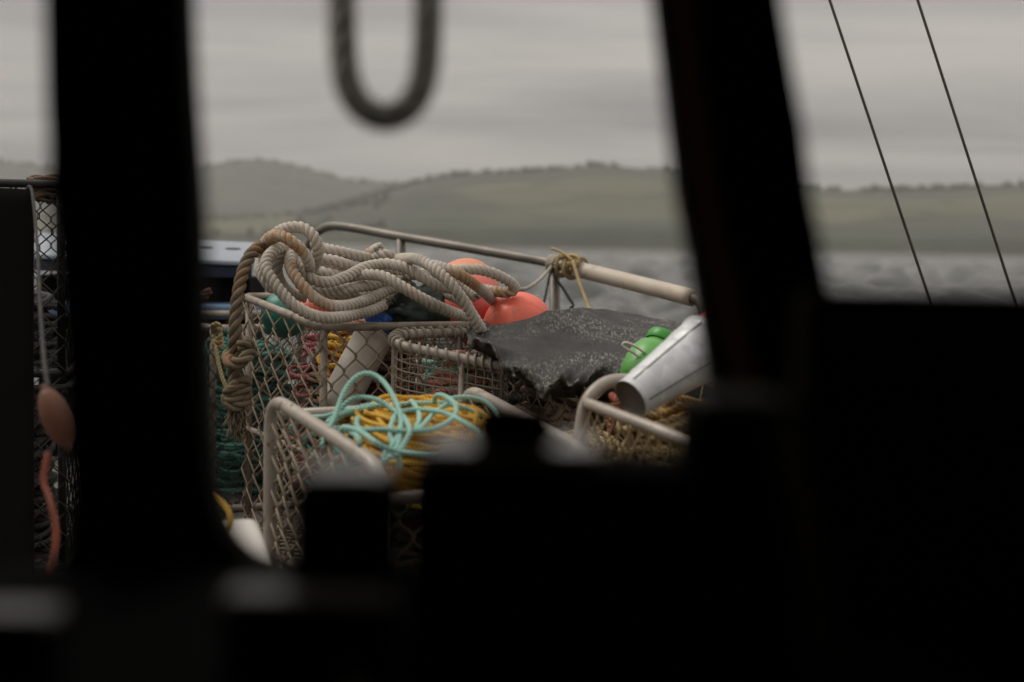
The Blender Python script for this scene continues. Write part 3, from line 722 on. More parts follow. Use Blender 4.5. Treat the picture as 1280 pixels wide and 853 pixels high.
# pot E: small net-covered pot with a cord-wrapped rim
def net_pot():
    BL, BR, FRr, FLl = W(494, 418, 4.02), W(606, 415, 4.12), W(640, 461, 3.86), W(493, 431, 3.92)
    t = thing('lobster_pot', 'small pot of square netting with a cord-wrapped rim', 'lobster pot', (-0.15, 3.85, Z_DECK + 0.02), 'wire pots on the foredeck')
    loop = round_loop([BL, BR, FRr, FLl], 0.05, 8)
    P = npv(loop); P2 = resample(np.vstack([P, P[:1]]), 0.006)[:-1]
    mb = MB(); tube(mb, P2[::3], 0.0135, 12, True); mb.build('rim', 'steel_pale', t, smooth=True)
    T, Nn, B = frames(P2, True); s = np.arange(len(P2)) * 0.006
    fine = resample(np.vstack([P2, P2[:1]]), 0.0012)[:-1]; T, Nn, B = frames(fine, True); s = np.arange(len(fine)) * 0.0012
    g = np.random.default_rng(4); ph = s / 0.0255 * 2 * PI + 1.2 * np.sin(s * 21) + 0.8 * np.sin(s * 47 + 1)
    H = fine + 0.0165 * (np.cos(ph)[:, None] * Nn + np.sin(ph)[:, None] * B)
    mb = MB(); tube(mb, H, 0.0042, 6, True); mb.build('cord_wrapping', 'white_cord', t, smooth=True)
    base = []
    cen = P2.mean(0)
    zb = Z_DECK + 0.035
    low = cen + (P2 - cen) * 1.02; low[:, 2] = zb
    mb = MB(); tube(mb, low[::3], 0.012, 8, True); mb.build('base_frame', 'steel', t, smooth=True)
    # square netting
    mv = MB(); mh = MB(); n = len(P2); k = 4
    for i in range(0, n, k):
        pts = [P2[i] * (1 - q) + low[i] * q for q in np.linspace(0.0, 1, 14)]
        pts = [p + np.array([noise.noise(Vector(p * 9)) * 0.004, noise.noise(Vector(p * 9 + 5)) * 0.004, 0]) for p in pts]
        tube(mv, np.array(pts), 0.0017, 5, False, False)
    for q in np.arange(0.03, 1.0, 0.036):
        ring = P2 * (1 - q) + low * q; ring = ring + np.array([[0, 0, noise.noise(Vector(p * 7)) * 0.005] for p in ring])
        tube(mh, ring[::2], 0.0024, 5, True)
    mv.build('netting', M['wire'], t, smooth=True); mh.build('netting', M['white_cord'], t, smooth=True)
    for i in (0, n // 4, n // 2, 3 * n // 4):
        mb = MB(); tube(mb, np.array([P2[i], low[i]]), 0.009, 8); mb.build('corner_post', 'steel', t, smooth=True)
    return cen
cE = net_pot()

# pot F: arched hoop ends
def hoop_pot():
    t = thing('lobster_pot', 'hoop-ended pot of straw rope beneath the tilted pail', 'lobster pot', (0.33, 3.1, Z_DECK + 0.02), 'wire pots on the foredeck')
    fronts = PX([(741, 640, 3.10), (727, 560, 3.10), (728, 522, 3.10), (736, 498, 3.10), (755, 480, 3.12), (778, 475, 3.14), (805, 482, 3.17), (835, 500, 3.2), (870, 528, 3.24), (890, 570, 3.27), (893, 640, 3.27)])
    fp = smooth_path(fronts, 0.012)
    mb = MB(); tube(mb, fp, 0.0145, 12); mb.build('hoop', 'steel_pale', t, smooth=True)
    off = np.array([VA.x * 0.0 + UA.x * 0.30 + 0.30, UA.y * 0.30, 0.0])
    mb = MB(); tube(mb, fp + off, 0.0145, 12); mb.build('hoop', 'steel_pale', t, smooth=True)
    bar = PX([(733, 504, 3.09), (760, 514, 3.02), (800, 529, 2.93), (850, 549, 2.85), (900, 570, 2.78)])
    mb = MB(); tube(mb, smooth_path(bar, 0.02), 0.0125, 12); mb.build('side_bar', 'steel_pale', t, smooth=True)
    # legs to the deck
    for q in (fp[0], fp[-1], fp[0] + off, fp[-1] + off):
        mb = MB(); tube(mb, np.array([q, [q[0], q[1], Z_DECK + 0.02]]), 0.0135, 8); mb.build('leg', 'steel_pale', t, smooth=True)
    # twine net over the hoops and under the bar
    mb = MB(); n = len(fp)
    for i in range(0, n - 6, 5):
        for (a, b) in ((i, min(n - 1, i + 12)), (min(n - 1, i + 12), i)):
            pts = [fp[a] * (1 - q) + (fp[b] + off) * q + np.array([0, 0, -0.03 * math.sin(PI * q)]) for q in np.linspace(0, 1, 6)]
            tube(mb, np.array(pts), 0.0022, 5, False, False)
    bp = smooth_path(bar, 0.03)
    for i in range(len(bp) - 2):
        for dxx in (-0.05, 0.05):
            p = bp[i]; q = p + np.array([dxx, 0.03, -0.13]); tube(mb, np.array([p, (p + q) / 2 + [0, 0, -0.004], q]), 0.0022, 5, False, False)
            q2 = q + np.array([-dxx, 0.0, -0.12]); tube(mb, np.array([q, q2]), 0.0022, 5, False, False)
    mb.build('netting', 'straw', t, smooth=True)
hoop_pot()

# ================================================================== ROPES IN THE POTS
cA = ptA(LA / 2, 0.26, 0); cA1 = ptA(0.30, 0.25, 0); cA2 = ptA(0.52, 0.24, 0)
rope_heap('rope', 'ochre', 'ochre rope bundled behind the mesh of the large pot', (cA1.x, cA1.y), UA, VA, 0.42, 0.505, Z_DECK + 0.25, zA - 0.01, 62, 0.0075, 11, 0.02, rmin=0.3, jit=0.05)
rope_heap('rope', 'red', 'rusty red rope tangled in the large pot next to the ochre rope', (cA1.x + 0.02, cA1.y), UA, VA, 0.42, 0.50, Z_DECK + 0.25, zA - 0.02, 40, 0.0065, 12, 0.05, jit=0.05)
cA3 = ptA(0.16, 0.13, 0)
rope_heap('rope', 'yellow', 'short bundle of golden rope against the near mesh corner of the large pot', (cA3.x, cA3.y), UA, VA, 0.24, 0.22, zA - 0.30, zA - 0.04, 26, 0.0068, 17, 0.05, jit=0.04)
rope_heap('rope', 'red', 'scrap of red rope mixed into the golden bundle of the large pot', (cA3.x, cA3.y), UA, VA, 0.24, 0.2, zA - 0.26, zA - 0.08, 10, 0.0068, 18, 0.05, jit=0.04)
rope_heap('rope', 'pink', 'pink rope heaped in the large pot close to its mesh side', (cA2.x, cA2.y), UA, VA, 0.36, 0.50, Z_DECK + 0.22, zA - 0.06, 36, 0.0065, 13, 0.05)
rope_heap('rope', 'teal', 'teal rope in the large pot below the pink rope', (cA.x, cA.y), UA, VA, LA - 0.05, 0.48, Z_DECK + 0.06, zA - 0.13, 44, 0.007, 14, 0.05)
rope_heap('rope', 'brown', 'dull brown rope filling the bottom of the large pot', (cA.x, cA.y), UA, VA, LA - 0.05, 0.49, Z_DECK + 0.05, zA - 0.07, 130, 0.0075, 15, 0.02)
cC = (FL + NL + FR + NR) / 4; uC = (FL - NL).normalized(); vC = Vector((uC.y, -uC.x, 0))
zy = EYE.z - 0.392
rope_heap('rope', 'yellow', 'bright yellow rope coiled flat in the pale-framed pot', (cC.x, cC.y), uC, vC, 0.60, 0.51, zy - 0.13, zy + 0.012, 140, 0.0052, 21, 0.10, rmin=0.22, jit=0.026, tilt=0.12)
rope_heap('rope', 'brown', 'brown rope in the pale-framed pot under the yellow coil', (cC.x, cC.y), uC, vC, 0.58, 0.46, Z_DECK + 0.05, zy - 0.14, 60, 0.008, 22, 0.1)
rope_heap('rope', 'teal', 'teal rope against the mesh side of the pale-framed pot', (cC.x - 0.1, cC.y), uC, vC, 0.52, 0.3, Z_DECK + 0.15, zy - 0.05, 26, 0.007, 23, 0.05)
cBB = ptB(0.5, 0.28, 0)
rope_heap('net_bundle', 'green_net', 'sea-green net bundled inside the dark pot', (cBB.x, cBB.y), UA, VA, 0.98, 0.52, Z_DECK + 0.04, zB - 0.10, 150, 0.009, 31, 0.1, jit=0.05)
rope_heap('rope', 'teal', 'teal line wound over the green net in the dark pot', (cBB.x, cBB.y - 0.1), UA, VA, 0.75, 0.5, Z_DECK + 0.1, zB - 0.07, 40, 0.006, 32, 0.1)
for i, (m_, lb) in enumerate((('salmon', 'salmon-pink rope coiled in the small net pot'), ('aqua', 'pale green rope wound through the small net pot'), ('straw', 'straw rope in the small net pot'), ('brown', 'brown rope at the bottom of the small net pot'))):
    rope_heap('rope', m_, lb, (cE[0] - 0.0 + 0.01 * i, cE[1]), Vector((0.97, 0.1, 0)), Vector((-0.1, 0.97, 0)), 0.30, 0.17, Z_DECK + (0.05 if i == 3 else 0.36), EYE.z - (0.315 if i < 3 else 0.55), 30 if i < 3 else 60, 0.008, 41 + i, 0.2)
cG = ptG(0.5, 0.3, 0)
rope_heap('rope', 'brown', 'dark brown rope filling the pot under the black sheet', (cG.x, cG.y), UA, VA, 1.0, 0.56, Z_DECK + 0.05, EYE.z - 0.375, 130, 0.010, 51, 0.05)
rope_heap('net_bundle', 'dark_net', 'long dark net heaped along the rail behind the pots', (-0.22, 5.25), Vector((0.75, -0.66, 0)), Vector((0.66, 0.75, 0)), 2.0, 0.42, Z_DECK + 0.03, EYE.z - 0.36, 190, 0.016, 57, 0.03, rmin=0.2)
rope_heap('rope', 'brown', 'tangled brown rope in the gap between the net pot and the sheeted pot', (0.07, 3.70), Vector((1, 0, 0)), Vector((0, 1, 0)), 0.26, 0.36, Z_DECK + 0.03, EYE.z - 0.43, 80, 0.009, 56, 0.1)
rope_heap('rope', 'straw', 'straw rope showing below the front fold of the black sheet', (0.17, 3.5), Vector((1, 0, 0)), Vector((0, 1, 0)), 0.3, 0.24, Z_DECK + 0.3, EYE.z - 0.46, 30, 0.007, 52, 0.3)
rope_heap('rope', 'straw', 'straw rope heaped inside the hoop-ended pot', (0.36, 3.12), Vector((1, 0.1, 0)), Vector((-0.1, 1, 0)), 0.38, 0.42, Z_DECK + 0.25, EYE.z - 0.37, 60, 0.0085, 53, 0.15)
rope_heap('rope', 'ochre', 'ochre rope in the hoop-ended pot below the pail', (0.42, 3.15), Vector((1, 0.1, 0)), Vector((-0.1, 1, 0)), 0.3, 0.36, Z_DECK + 0.4, EYE.z - 0.345, 26, 0.009, 54, 0.2)
rope_heap('rope', 'red', 'scrap of dark red rope in the arch of the hoop-ended pot', (0.26, 3.22), Vector((1, 0.1, 0)), Vector((-0.1, 1, 0)), 0.12, 0.12, EYE.z - 0.42, EYE.z - 0.345, 8, 0.008, 55, 0.2)

# aqua line thrown over the yellow coil
mb = MB(); ra = 0.0056
def aq(pts):
    q = PX(pts); g = random.Random(int(pts[0][0]))
    q = [p + Vector((g.uniform(-1, 1), g.uniform(-1, 1), g.uniform(-1, 1))) * 0.003 for p in q]
    dn = Vector((0, 0, -0.018)); cord(mb, [q[0] + dn + (q[0] - q[1]) * 0.2] + q + [q[-1] + dn + (q[-1] - q[-2]) * 0.2], ra, 0.013, 9)
aq([(406, 545, 3.0), (418, 522, 3.05), (430, 492, 3.1), (444, 474, 3.12), (460, 468, 3.12), (476, 474, 3.1), (490, 495, 3.05), (499, 520, 2.98), (502, 545, 2.92), (495, 562, 2.88), (483, 575, 2.86), (472, 582, 2.86)])
aq([(418, 524, 3.1), (432, 505, 3.12), (450, 498, 3.12), (470, 501, 3.1), (490, 510, 3.08), (505, 522, 3.0), (514, 536, 2.9), (508, 553, 2.88), (495, 566, 2.86), (480, 576, 2.86)])
aq([(420, 527, 3.14), (440, 514, 3.16), (465, 508, 3.18), (495, 505, 3.2), (530, 503, 3.24), (560, 503, 3.28), (580, 508, 3.3), (604, 519, 3.26)])
aq([(446, 522, 3.0), (446, 532, 2.97), (456, 537, 2.95), (480, 538, 2.93), (510, 539, 2.92), (540, 535, 2.93), (562, 528, 2.97), (572, 516, 3.04), (568, 503, 3.1), (556, 496, 3.16), (545, 496, 3.2)])
aq([(515, 503, 3.2), (523, 512, 3.1), (525, 525, 3.02), (520, 540, 2.95), (530, 532, 2.98), (545, 514, 3.08), (562, 508, 3.14), (580, 512, 3.2), (600, 520, 3.2)])
aq([(430, 533, 2.97), (450, 540, 2.9), (470, 553, 2.83), (490, 563, 2.86), (520, 568, 2.86), (545, 567, 2.88), (570, 563, 2.9)])
aq([(560, 500, 3.22), (585, 498, 3.24), (605, 503, 3.24), (622, 514, 3.2)])
aq([(498, 570, 2.88), (488, 545, 2.92), (490, 526, 2.98), (500, 516, 3.05), (520, 512, 3.08), (548, 516, 3.04), (572, 524, 2.98), (598, 540, 2.9)])
aq([(412, 524, 3.06), (428, 516, 3.1), (450, 511, 3.14), (475, 508, 3.17), (492, 512, 3.12), (500, 530, 2.98), (494, 552, 2.9), (478, 569, 2.88)])
aq([(366, 532, 3.32), (386, 522, 3.3), (410, 519, 3.24), (436, 513, 3.16)])
aq([(380, 548, 3.2), (398, 540, 3.16), (420, 536, 3.08), (446, 545, 2.9)])
mb.build('aqua_line', 'aqua', smooth=True, loc=W(490, 560, 2.8), label='loose aqua line thrown in loops over the yellow coil', cat='rope')

# ================================================================== THE MOORING ROPE PILE
R0, PT = 0.0170, 0.050
mb = MB()
def mr(pts, stain=None, R=R0): rope3(mb, PX(pts), R, PT, stain)
mr([(372, 318, 3.98), (361, 309.5, 3.93), (346, 312, 3.88), (335, 322, 3.84), (332, 336, 3.81), (342, 353, 3.79), (354, 368.5, 3.78), (369, 383, 3.78), (390, 394, 3.80), (411, 397.5, 3.84), (437, 395, 3.92), (462, 389, 4.0), (480, 381, 4.06)], [(0.02, 0.1, 0.5)])
mr([(356, 322, 4.0), (363, 314, 3.93), (363, 333, 3.86), (374, 352.7, 3.83), (390, 370, 3.83), (407, 380.5, 3.86), (425, 383, 3.9), (446, 379.5, 3.96), (470, 370, 4.04), (486, 362, 4.1), (500, 356, 4.16)], [(0.2, 0.52, 0.75)])
mr([(366, 312, 4.0), (373, 325, 3.92), (383, 343.5, 3.89), (397, 352, 3.90), (414, 352.5, 3.93), (432, 346.5, 3.97), (455, 335, 4.03), (470, 331.5, 4.06), (486, 330, 4.06), (509, 336, 4.05), (530, 348, 4.05), (548, 358, 4.08), (570, 362, 4.16)])
mr([(388, 362, 4.0), (395, 365, 3.97), (411, 365, 3.98), (437, 361, 4.0), (470, 356, 4.06), (490, 350, 4.12)])
mr([(420, 352, 4.06), (432, 348, 4.03), (446, 344.5, 4.02), (462, 343.5, 4.0), (480, 346, 3.98), (500, 357, 3.97), (520, 369, 3.97), (544, 381.5, 3.99), (565, 390.5, 4.04), (582, 396, 4.1)], [(0.5, 0.62, 0.35)])
mr([(326, 318, 4.02), (330, 306, 3.94), (340, 295.5, 3.87), (354, 296, 3.83), (368, 305, 3.82), (380.5, 317.5, 3.84), (386.5, 333, 3.88), (384, 346, 3.94)], [(0.28, 0.72, 1.0), (0.8, 1.0, 0.3)])
mr([(341, 297, 4.0), (349, 289, 3.97), (363, 284.5, 3.94), (378, 285, 3.93), (391, 294.5, 3.92), (397.5, 309, 3.92), (395, 326, 3.95), (389, 340, 4.0)])
mr([(392, 305, 4.15), (402, 310, 4.12), (421, 314, 4.1), (446, 320, 4.12), (465, 324, 4.16), (482, 327, 4.2)], [(0.75, 0.95, 0.9)])
mr([(393, 318, 4.12), (402, 323, 4.09), (420, 326.5, 4.08), (439, 333, 4.1), (458, 340, 4.16)])
mr([(388, 334, 4.1), (397, 338.5, 4.08), (420, 344, 4.08), (436, 349, 4.12)])
mr([(366, 310, 4.02), (358, 315, 3.98), (347.5, 329, 3.95), (347, 344, 3.95), (354, 358, 3.98), (366, 368, 4.02), (382, 372, 4.06)])
mr([(326, 326, 4.05), (325, 338, 4.0), (331, 350, 3.97), (342, 363, 3.97)])
mr([(488, 328, 4.2), (499, 324, 4.12), (520, 324, 4.02), (537, 332, 3.96), (558.5, 350, 3.92), (576, 371, 3.92), (588, 390, 3.94), (601, 412, 3.98), (607, 424, 4.06)], [(0.03, 0.15, 0.8)])
mr([(534, 331, 4.1), (551, 334, 4.05), (569, 341, 4.02), (587, 351.5, 4.06), (606, 366, 4.16), (622, 381, 4.34)], [(0.2, 0.5, 0.9)])
mr([(556, 340, 4.22), (569, 337.5, 4.18), (597, 337, 4.16), (618, 342.5, 4.16), (636, 352, 4.18), (644, 361, 4.2), (634, 366, 4.2), (618, 364, 4.22), (604, 362, 4.26)], [(0.66, 0.92, 1.0)])
mr([(452, 390, 4.14), (460, 378, 4.12), (470.5, 369, 4.11), (486, 362, 4.12), (502, 360, 4.16)])
mr([(455, 372, 4.2), (470, 360, 4.2), (490, 352, 4.2), (510, 352, 4.22)])
mr([(452, 322, 4.2), (464, 315.5, 4.18), (470, 312, 4.15), (474, 310, 4.12)], [(0.1, 0.6, 0.9)])
mr([(466, 326, 4.18), (474, 319, 4.13), (484, 319, 4.12), (490, 324, 4.15)], [(0.1, 0.3, 0.5)])
mr([(530, 360, 4.25), (560, 368, 4.2), (580, 378, 4.16)])
mr([(505, 345, 4.2), (540, 343, 4.22), (575, 356, 4.24), (596, 372, 4.2)])
mr([(400, 372, 4.1), (440, 370, 4.12), (470, 379, 4.16), (500, 372, 4.2)])
mr([(395, 330, 4.2), (430, 336, 4.22), (470, 336, 4.25), (510, 342, 4.25)])
pile = mb.build('mooring_rope', 'rope', smooth=True, loc=W(450, 396, 4.0), label='thick off-white three-strand mooring rope piled in loose bights', cat='rope')

# the brown tail with its two knots
mb = MB(); RB = 0.0185
rope3(mb, PX([(345, 302, 3.98), (330, 307, 3.92), (314, 318, 3.86), (304, 340, 3.82), (298, 367, 3.79), (295, 393, 3.78), (294, 418, 3.77), (293, 440, 3.78), (294, 460, 3.78)]), RB, 0.088, [(0.12, 0.3, 0.8), (0.4, 0.55, 0.5)])
rope3(mb, PX([(285, 444, 3.80), (288, 453, 3.73), (298, 454, 3.71), (309, 446, 3.72), (313, 436, 3.78), (306, 428, 3.82), (296, 428, 3.83)]), 0.0185, 0.1, [(0.0, 0.35, 0.9)])
rope3(mb, PX([(300, 433, 3.74), (307, 430, 3.73), (312, 434, 3.76), (310, 446, 3.80)]), 0.0165, 0.09)
rope3(mb, PX([(294, 452, 3.78), (293, 470, 3.78), (295, 490, 3.78)]), 0.021, 0.11)
for k in range(3):
    pts = []
    for i in range(22):
        a = i / 21 * 2 * PI * 1.15 + k * 2.1
        c = W(296, 491, 3.775); pts.append(c + Vector((math.cos(a) * 0.026, math.sin(a) * 0.026, (math.sin(a + k) * 0.022) + (k - 1) * 0.011)))
    rope3(mb, pts, 0.0165, 0.09)
for k in range(46):
    g = random.Random(k); p = W(296 + g.uniform(-9, 9), 497, 3.775 + g.uniform(-0.02, 0.02)); L_ = g.uniform(0.05, 0.12)
    pts = [p, p + Vector((g.uniform(-.01, .01), g.uniform(-.01, .01), -L_ * 0.5)), p + Vector((g.uniform(-.022, .022), g.uniform(-.02, .01), -L_))]
    tube(mb, smooth_path(pts, 0.012), 0.0026, 5)
mb.build('brown_rope', 'rope_brown', smooth=True, loc=W(296, 520, 3.78), label='brown weathered rope tail hanging down the pot side with two knots and a frayed end', cat='rope')

# yellow knot and tail on pot B
mb = MB(); k0 = W(270, 420, 4.95)
for k in range(5):
    pts = [W(270 + 5 * math.cos(a + k) + k * 0.6, 409 + k * 5.2 + 4 * math.sin(a + k), 4.93 + 0.03 * math.sin(a)) for a in np.linspace(0, 6.0, 12)]
    cord(mb, pts, 0.0085, 0.014)
cord(mb, PX([(269, 432, 4.9), (272, 450, 4.88), (277, 470, 4.86), (283, 486, 4.85), (291, 505, 4.85), (300, 530, 4.85), (312, 570, 4.8)]), 0.0075)
mb.build('yellow_tie', 'straw', smooth=True, loc=k0, label='yellow rope tied round the rim of the dark pot, its tail running down', cat='rope')
mb = MB(); pts = []
for i in range(60):
    a = i / 60 * 2 * PI * 5; pts.append(W(279 + 10 * i / 60, 413 + 4 * i / 60 + 5 * math.sin(a), 5.05 + 0.025 * math.cos(a)))
cord(mb, pts, 0.006, 0.012)
cord(mb, PX([(286, 419, 5.0), (287, 435, 4.98), (286, 455, 4.98), (284, 470, 4.98)]), 0.006)
mb.build('teal_tie', 'teal', smooth=True, loc=W(284, 416, 5.05), label='teal twine whipped round the rim of the dark pot next to the yellow knot', cat='rope')
mb = MB(); cord(mb, PX([(240, 590, 2.55), (262, 611, 2.5), (276, 624, 2.48), (286, 637, 2.46), (290, 651, 2.45), (286, 663, 2.45), (276, 670, 2.47), (262, 672, 2.5)]), 0.0048, 0.010)
mb.build('yellow_bight', 'yellow', smooth=True, loc=W(284, 668, 2.46), label='short bight of yellow rope over the edge of the white locker', cat='rope')
mb = MB(); cord(mb, PX([(236, 372, 5.6), (248, 368, 5.6), (256, 364, 5.58), (262, 362, 5.57)]), 0.008, 0.012); cord(mb, PX([(248, 368, 5.6), (254, 369, 5.58), (264, 366, 5.57)]), 0.007, 0.012); cord(mb, PX([(238, 377, 5.6), (250, 373, 5.6), (258, 372, 5.58)]), 0.009, 0.012)
mb.build('orange_rope_end', M['orange_brown'], smooth=True, loc=W(250, 374, 5.6), label='frayed orange rope end poking up before the navy locker', cat='rope')

# ================================================================== BUOYS
def buoy(px, py, d, r, m, label, axis=(0.2, -0.3, 1), seams=True, group='plastic buoys among the pots', sq=1.0, band=None):
    c = W(px, py, d); t = thing('buoy', label, 'buoy', c - Vector((0, 0, r)), group)
    ax = Vector(axis).normalized(); a = ax.orthogonal().normalized(); b = ax.cross(a); mb = MB()
    nu, nv_ = 96, 56; vs = []; fs = []
    for i in range(nv_ + 1):
        th = PI * i / nv_
        for j in range(nu):
            ph = 2 * PI * j / nu; rr_ = r
            if seams:
                for lat in (PI / 2 + 0.35,): rr_ -= r * 0.012 * math.exp(-((th - lat) / 0.03) ** 2)
                for lon in (0.6, 0.6 + PI / 2, 0.6 + PI, 0.6 + PI * 1.5):
                    dl = abs((ph - lon + PI) % (2 * PI) - PI) * math.sin(th); rr_ -= r * 0.008 * math.exp(-(dl / 0.03) ** 2)
            rr_ *= 1 + 0.012 * noise.noise(Vector((math.sin(th) * math.cos(ph), math.sin(th) * math.sin(ph), math.cos(th))) * 2.2 + Vector((px, 0, 0)))
            vs.append(c + (a * math.cos(ph) + b * math.sin(ph)) * math.sin(th) * rr_ + ax * math.cos(th) * rr_ * sq)
    for i in range(nv_):
        for j in range(nu):
            k = (j + 1) % nu; fs.append((i * nu + j, (i + 1) * nu + j, (i + 1) * nu + k, i * nu + k))
    mb.add(vs, fs); mb.build('shell', m, t, smooth=True)
    for s in (1, -1):
        mb = MB(); lathe(mb, [(r * 0.26, r * 0.90 * sq), (r * 0.22, r * 1.02 * sq), (r * 0.15, r * 1.12 * sq), (r * 0.07, r * 1.13 * sq), (r * 0.06, r * 0.9 * sq)], c, ax * s, 24); mb.build('eye_lug', m, t, smooth=True)
    return t
buoy(648, 409, 4.27, 0.106, 'coral', 'bright coral buoy resting against the raised edge of the black sheet', (0.0, 0.9, 0.43))
buoy(589, 388, 4.45, 0.112, 'coral_old', 'faded coral buoy with dark scuffs under the pale rope bight', (0.8, 0.3, 0.4))
buoy(583, 364, 4.85, 0.112, 'peach', 'pale peach buoy behind the rope pile below the rail', (0.35, 0.9, 0.1))
buoy(393, 389, 4.28, 0.055, 'coral', 'small coral buoy inside the large pot under the rope', (0.6, 0.2, 0.4))
buoy(356, 393, 4.66, 0.078, 'teal_plastic', 'dark teal buoy inside the large pot by its rounded corner', (0.6, 0.2, 0.6))
buoy(886, 405, 4.35, 0.038, 'coral', 'small coral buoy wedged between the pail and the window post', (0.2, 0.1, 0.9))
buoy(70, 522, 2.5, 0.025, 'orange_brown', 'brown-orange float hanging in front of the tall mesh pots', (-0.35, 0.0, 0.9), False, sq=2.2)

# white cylinder float with blue cap in pot A
a, b = W(419, 512, 4.06), W(470, 414, 4.13); ax = (b - a)
fl = thing('cylinder_float', 'chalky white cylinder float with a blue end behind the chain-link', 'float', a)
mb = MB(); Lf = ax.length; rf = 0.056
lathe(mb, [(0, -0.01), (rf * 0.6, -0.008), (rf * 0.92, 0.01), (rf, 0.03), (rf, Lf - 0.03), (rf * 0.92, Lf - 0.006), (rf * 0.5, Lf), (0, Lf)], a, ax, 36); mb.build('shell', 'white_float', fl, smooth=True)
mb = MB(); lathe(mb, [(rf * 0.62, Lf * 0.99), (rf * 0.7, Lf * 1.03), (rf * 0.55, Lf * 1.1), (rf * 0.2, Lf * 1.13), (0, Lf * 1.13)], a, ax, 30); mb.build('end_cap', 'blue', fl, smooth=True)

def crumple(name, m, px, py, d, size, label, cat, seed, sub=4, amp=0.45):
    c = W(px, py, d); bm = bmesh.new(); bmesh.ops.create_icosphere(bm, subdivisions=sub, radius=1)
    vs = []
    for v in bm.verts:
        k = 1 + amp * noise.fractal(v.co * 1.6 + Vector((seed, 0, 0)), 0.9, 2.1, 4)
        fold = 0.10 * abs(noise.noise(v.co * 5 + Vector((0, seed, 0))))
        vs.append(c + Vector((v.co.x * size[0], v.co.y * size[1], v.co.z * size[2])) * (k - fold))
    fs = [tuple(v.index for v in f.verts) for f in bm.faces]; bm.free()
    mb = MB(); mb.add(vs, fs); return mb.build(name, m, smooth=True, loc=c - Vector((0, 0, size[2])), label=label, cat=cat)
crumple('sack', 'sack', 520, 386, 4.2, (0.105, 0.06, 0.06), 'crumpled dark green sack under the rope pile', 'sack', 3)
crumple('sack', 'tar', 496, 380, 4.27, (0.10, 0.06, 0.07), 'crumpled black sack under the rope pile beside the green one', 'sack', 8)
crumple('plastic_bag', 'blue', 474, 399, 4.13, (0.035, 0.02, 0.018), 'scrap of bright blue plastic on the rim of the large pot', 'bag', 5, 3)

# ================================================================== BLACK RUBBER SHEET
def sheet():
    rows = [
        [(612, 440, 4.22), (590, 417, 4.08), (650, 402.5, 4.02), (702, 389, 4.16), (752, 390, 4.4), (812, 399, 4.5), (880, 407, 4.55), (940, 412, 4.55)],
        [(610, 446, 4.10), (585, 421, 3.98), (652, 414, 3.96), (708, 404, 4.08), (762, 405, 4.25), (822, 411, 4.32), (890, 417, 4.35), (950, 422, 4.35)],
        [(628, 458, 4.00), (600, 434, 3.82), (658, 431, 3.86), (712, 425, 3.96), (770, 424, 4.05), (828, 430, 4.08), (895, 436, 4.08), (955, 441, 4.08)],
        [(655, 474, 3.94), (630, 451, 3.72), (668, 447, 3.77), (716, 448, 3.82), (772, 446, 3.88), (832, 449, 3.86), (900, 456, 3.86), (960, 462, 3.86)],
        [(668, 476, 3.90), (652, 474, 3.64), (674, 487, 3.60), (702, 477, 3.64), (742, 468, 3.70), (800, 463, 3.72), (900, 474, 3.72), (965, 480, 3.72)],
        [(676, 486, 3.92), (668, 486, 3.82), (684, 490, 3.80), (706, 497, 3.76), (745, 496, 3.74), (800, 498, 3.72), (900, 506, 3.72), (965, 510, 3.72)]]
    Gd = np.array([npv(PX(r)) for r in rows])
    def cr(Q, n):
        E = np.concatenate([2 * Q[:1] - Q[1:2], Q, 2 * Q[-1:] - Q[-2:-1]]); out = []
        for i in range(1, len(E) - 2):
            for t in np.linspace(0, 1, n, endpoint=False):
                p0, p1, p2, p3 = E[i - 1], E[i], E[i + 1], E[i + 2]
                out.append(0.5 * (2 * p1 + (p2 - p0) * t + (2 * p0 - 5 * p1 + 4 * p2 - p3) * t * t + (3 * p1 - p0 - 3 * p2 + p3) * t ** 3))
        out.append(E[-2]); return np.array(out)
    S = cr(Gd, 14); S = np.transpose(cr(np.transpose(S, (1, 0, 2)), 16), (1, 0, 2))
    n, m = S.shape[:2]; vs = []; fr_ = []
    for i in range(n):
        for j in range(m):
            p = Vector(S[i, j]); jj = j / 16; ii = i / 14
            wl = max(0, 1 - abs(jj - 1) / 0.75) * (ii < 4.3)          # ruffled cut edge on the left
            wf = max(0, 1 - abs(ii - 4) / 0.8) * (jj > 0.8)           # and along the front
            ruf = wl * (0.020 * math.sin(ii * 3.3 + 0.6) + 0.010 * math.sin(ii * 8.1)) + wf * (0.016 * math.sin(jj * 4.6 + 1.0) + 0.008 * math.sin(jj * 11))
            crease = 0.016 * (0.5 - abs(noise.noise(Vector((p.x * 3.1 + p.y * 2.2, p.y * 1.2 - p.x, 4.0))))) + 0.005 * (0.5 - abs(noise.noise(Vector((p.x * 8 - p.y * 5, p.y * 6, 1.0)))))
            z = crease + 0.003 * noise.noise(p * 24) + ruf
            rag = 0.010 * (wl + wf) * noise.noise(Vector((j * 0.45, i * 0.45, 0)))
            vs.append(p + Vector((rag, rag, z)))
            fr_.append(max(max(0, 1 - abs(jj - 1) / 0.10) * (ii < 4.2), max(0, 1 - abs(ii - 4) / 0.12) * (0.9 < jj < 3.6)))
    fs = [(i * m + j, (i + 1) * m + j, (i + 1) * m + j + 1, i * m + j + 1) for i in range(n - 1) for j in range(m - 1)]
    mb = MB(); mb.add(vs, fs, fray=fr_)
    mb.build('rubber_sheet', 'sheet', smooth=True, loc=W(740, 450, 3.9), label='scuffed black rubber sheet draped over the pots by the rail', cat='rubber sheet', solid=0.005)
sheet()

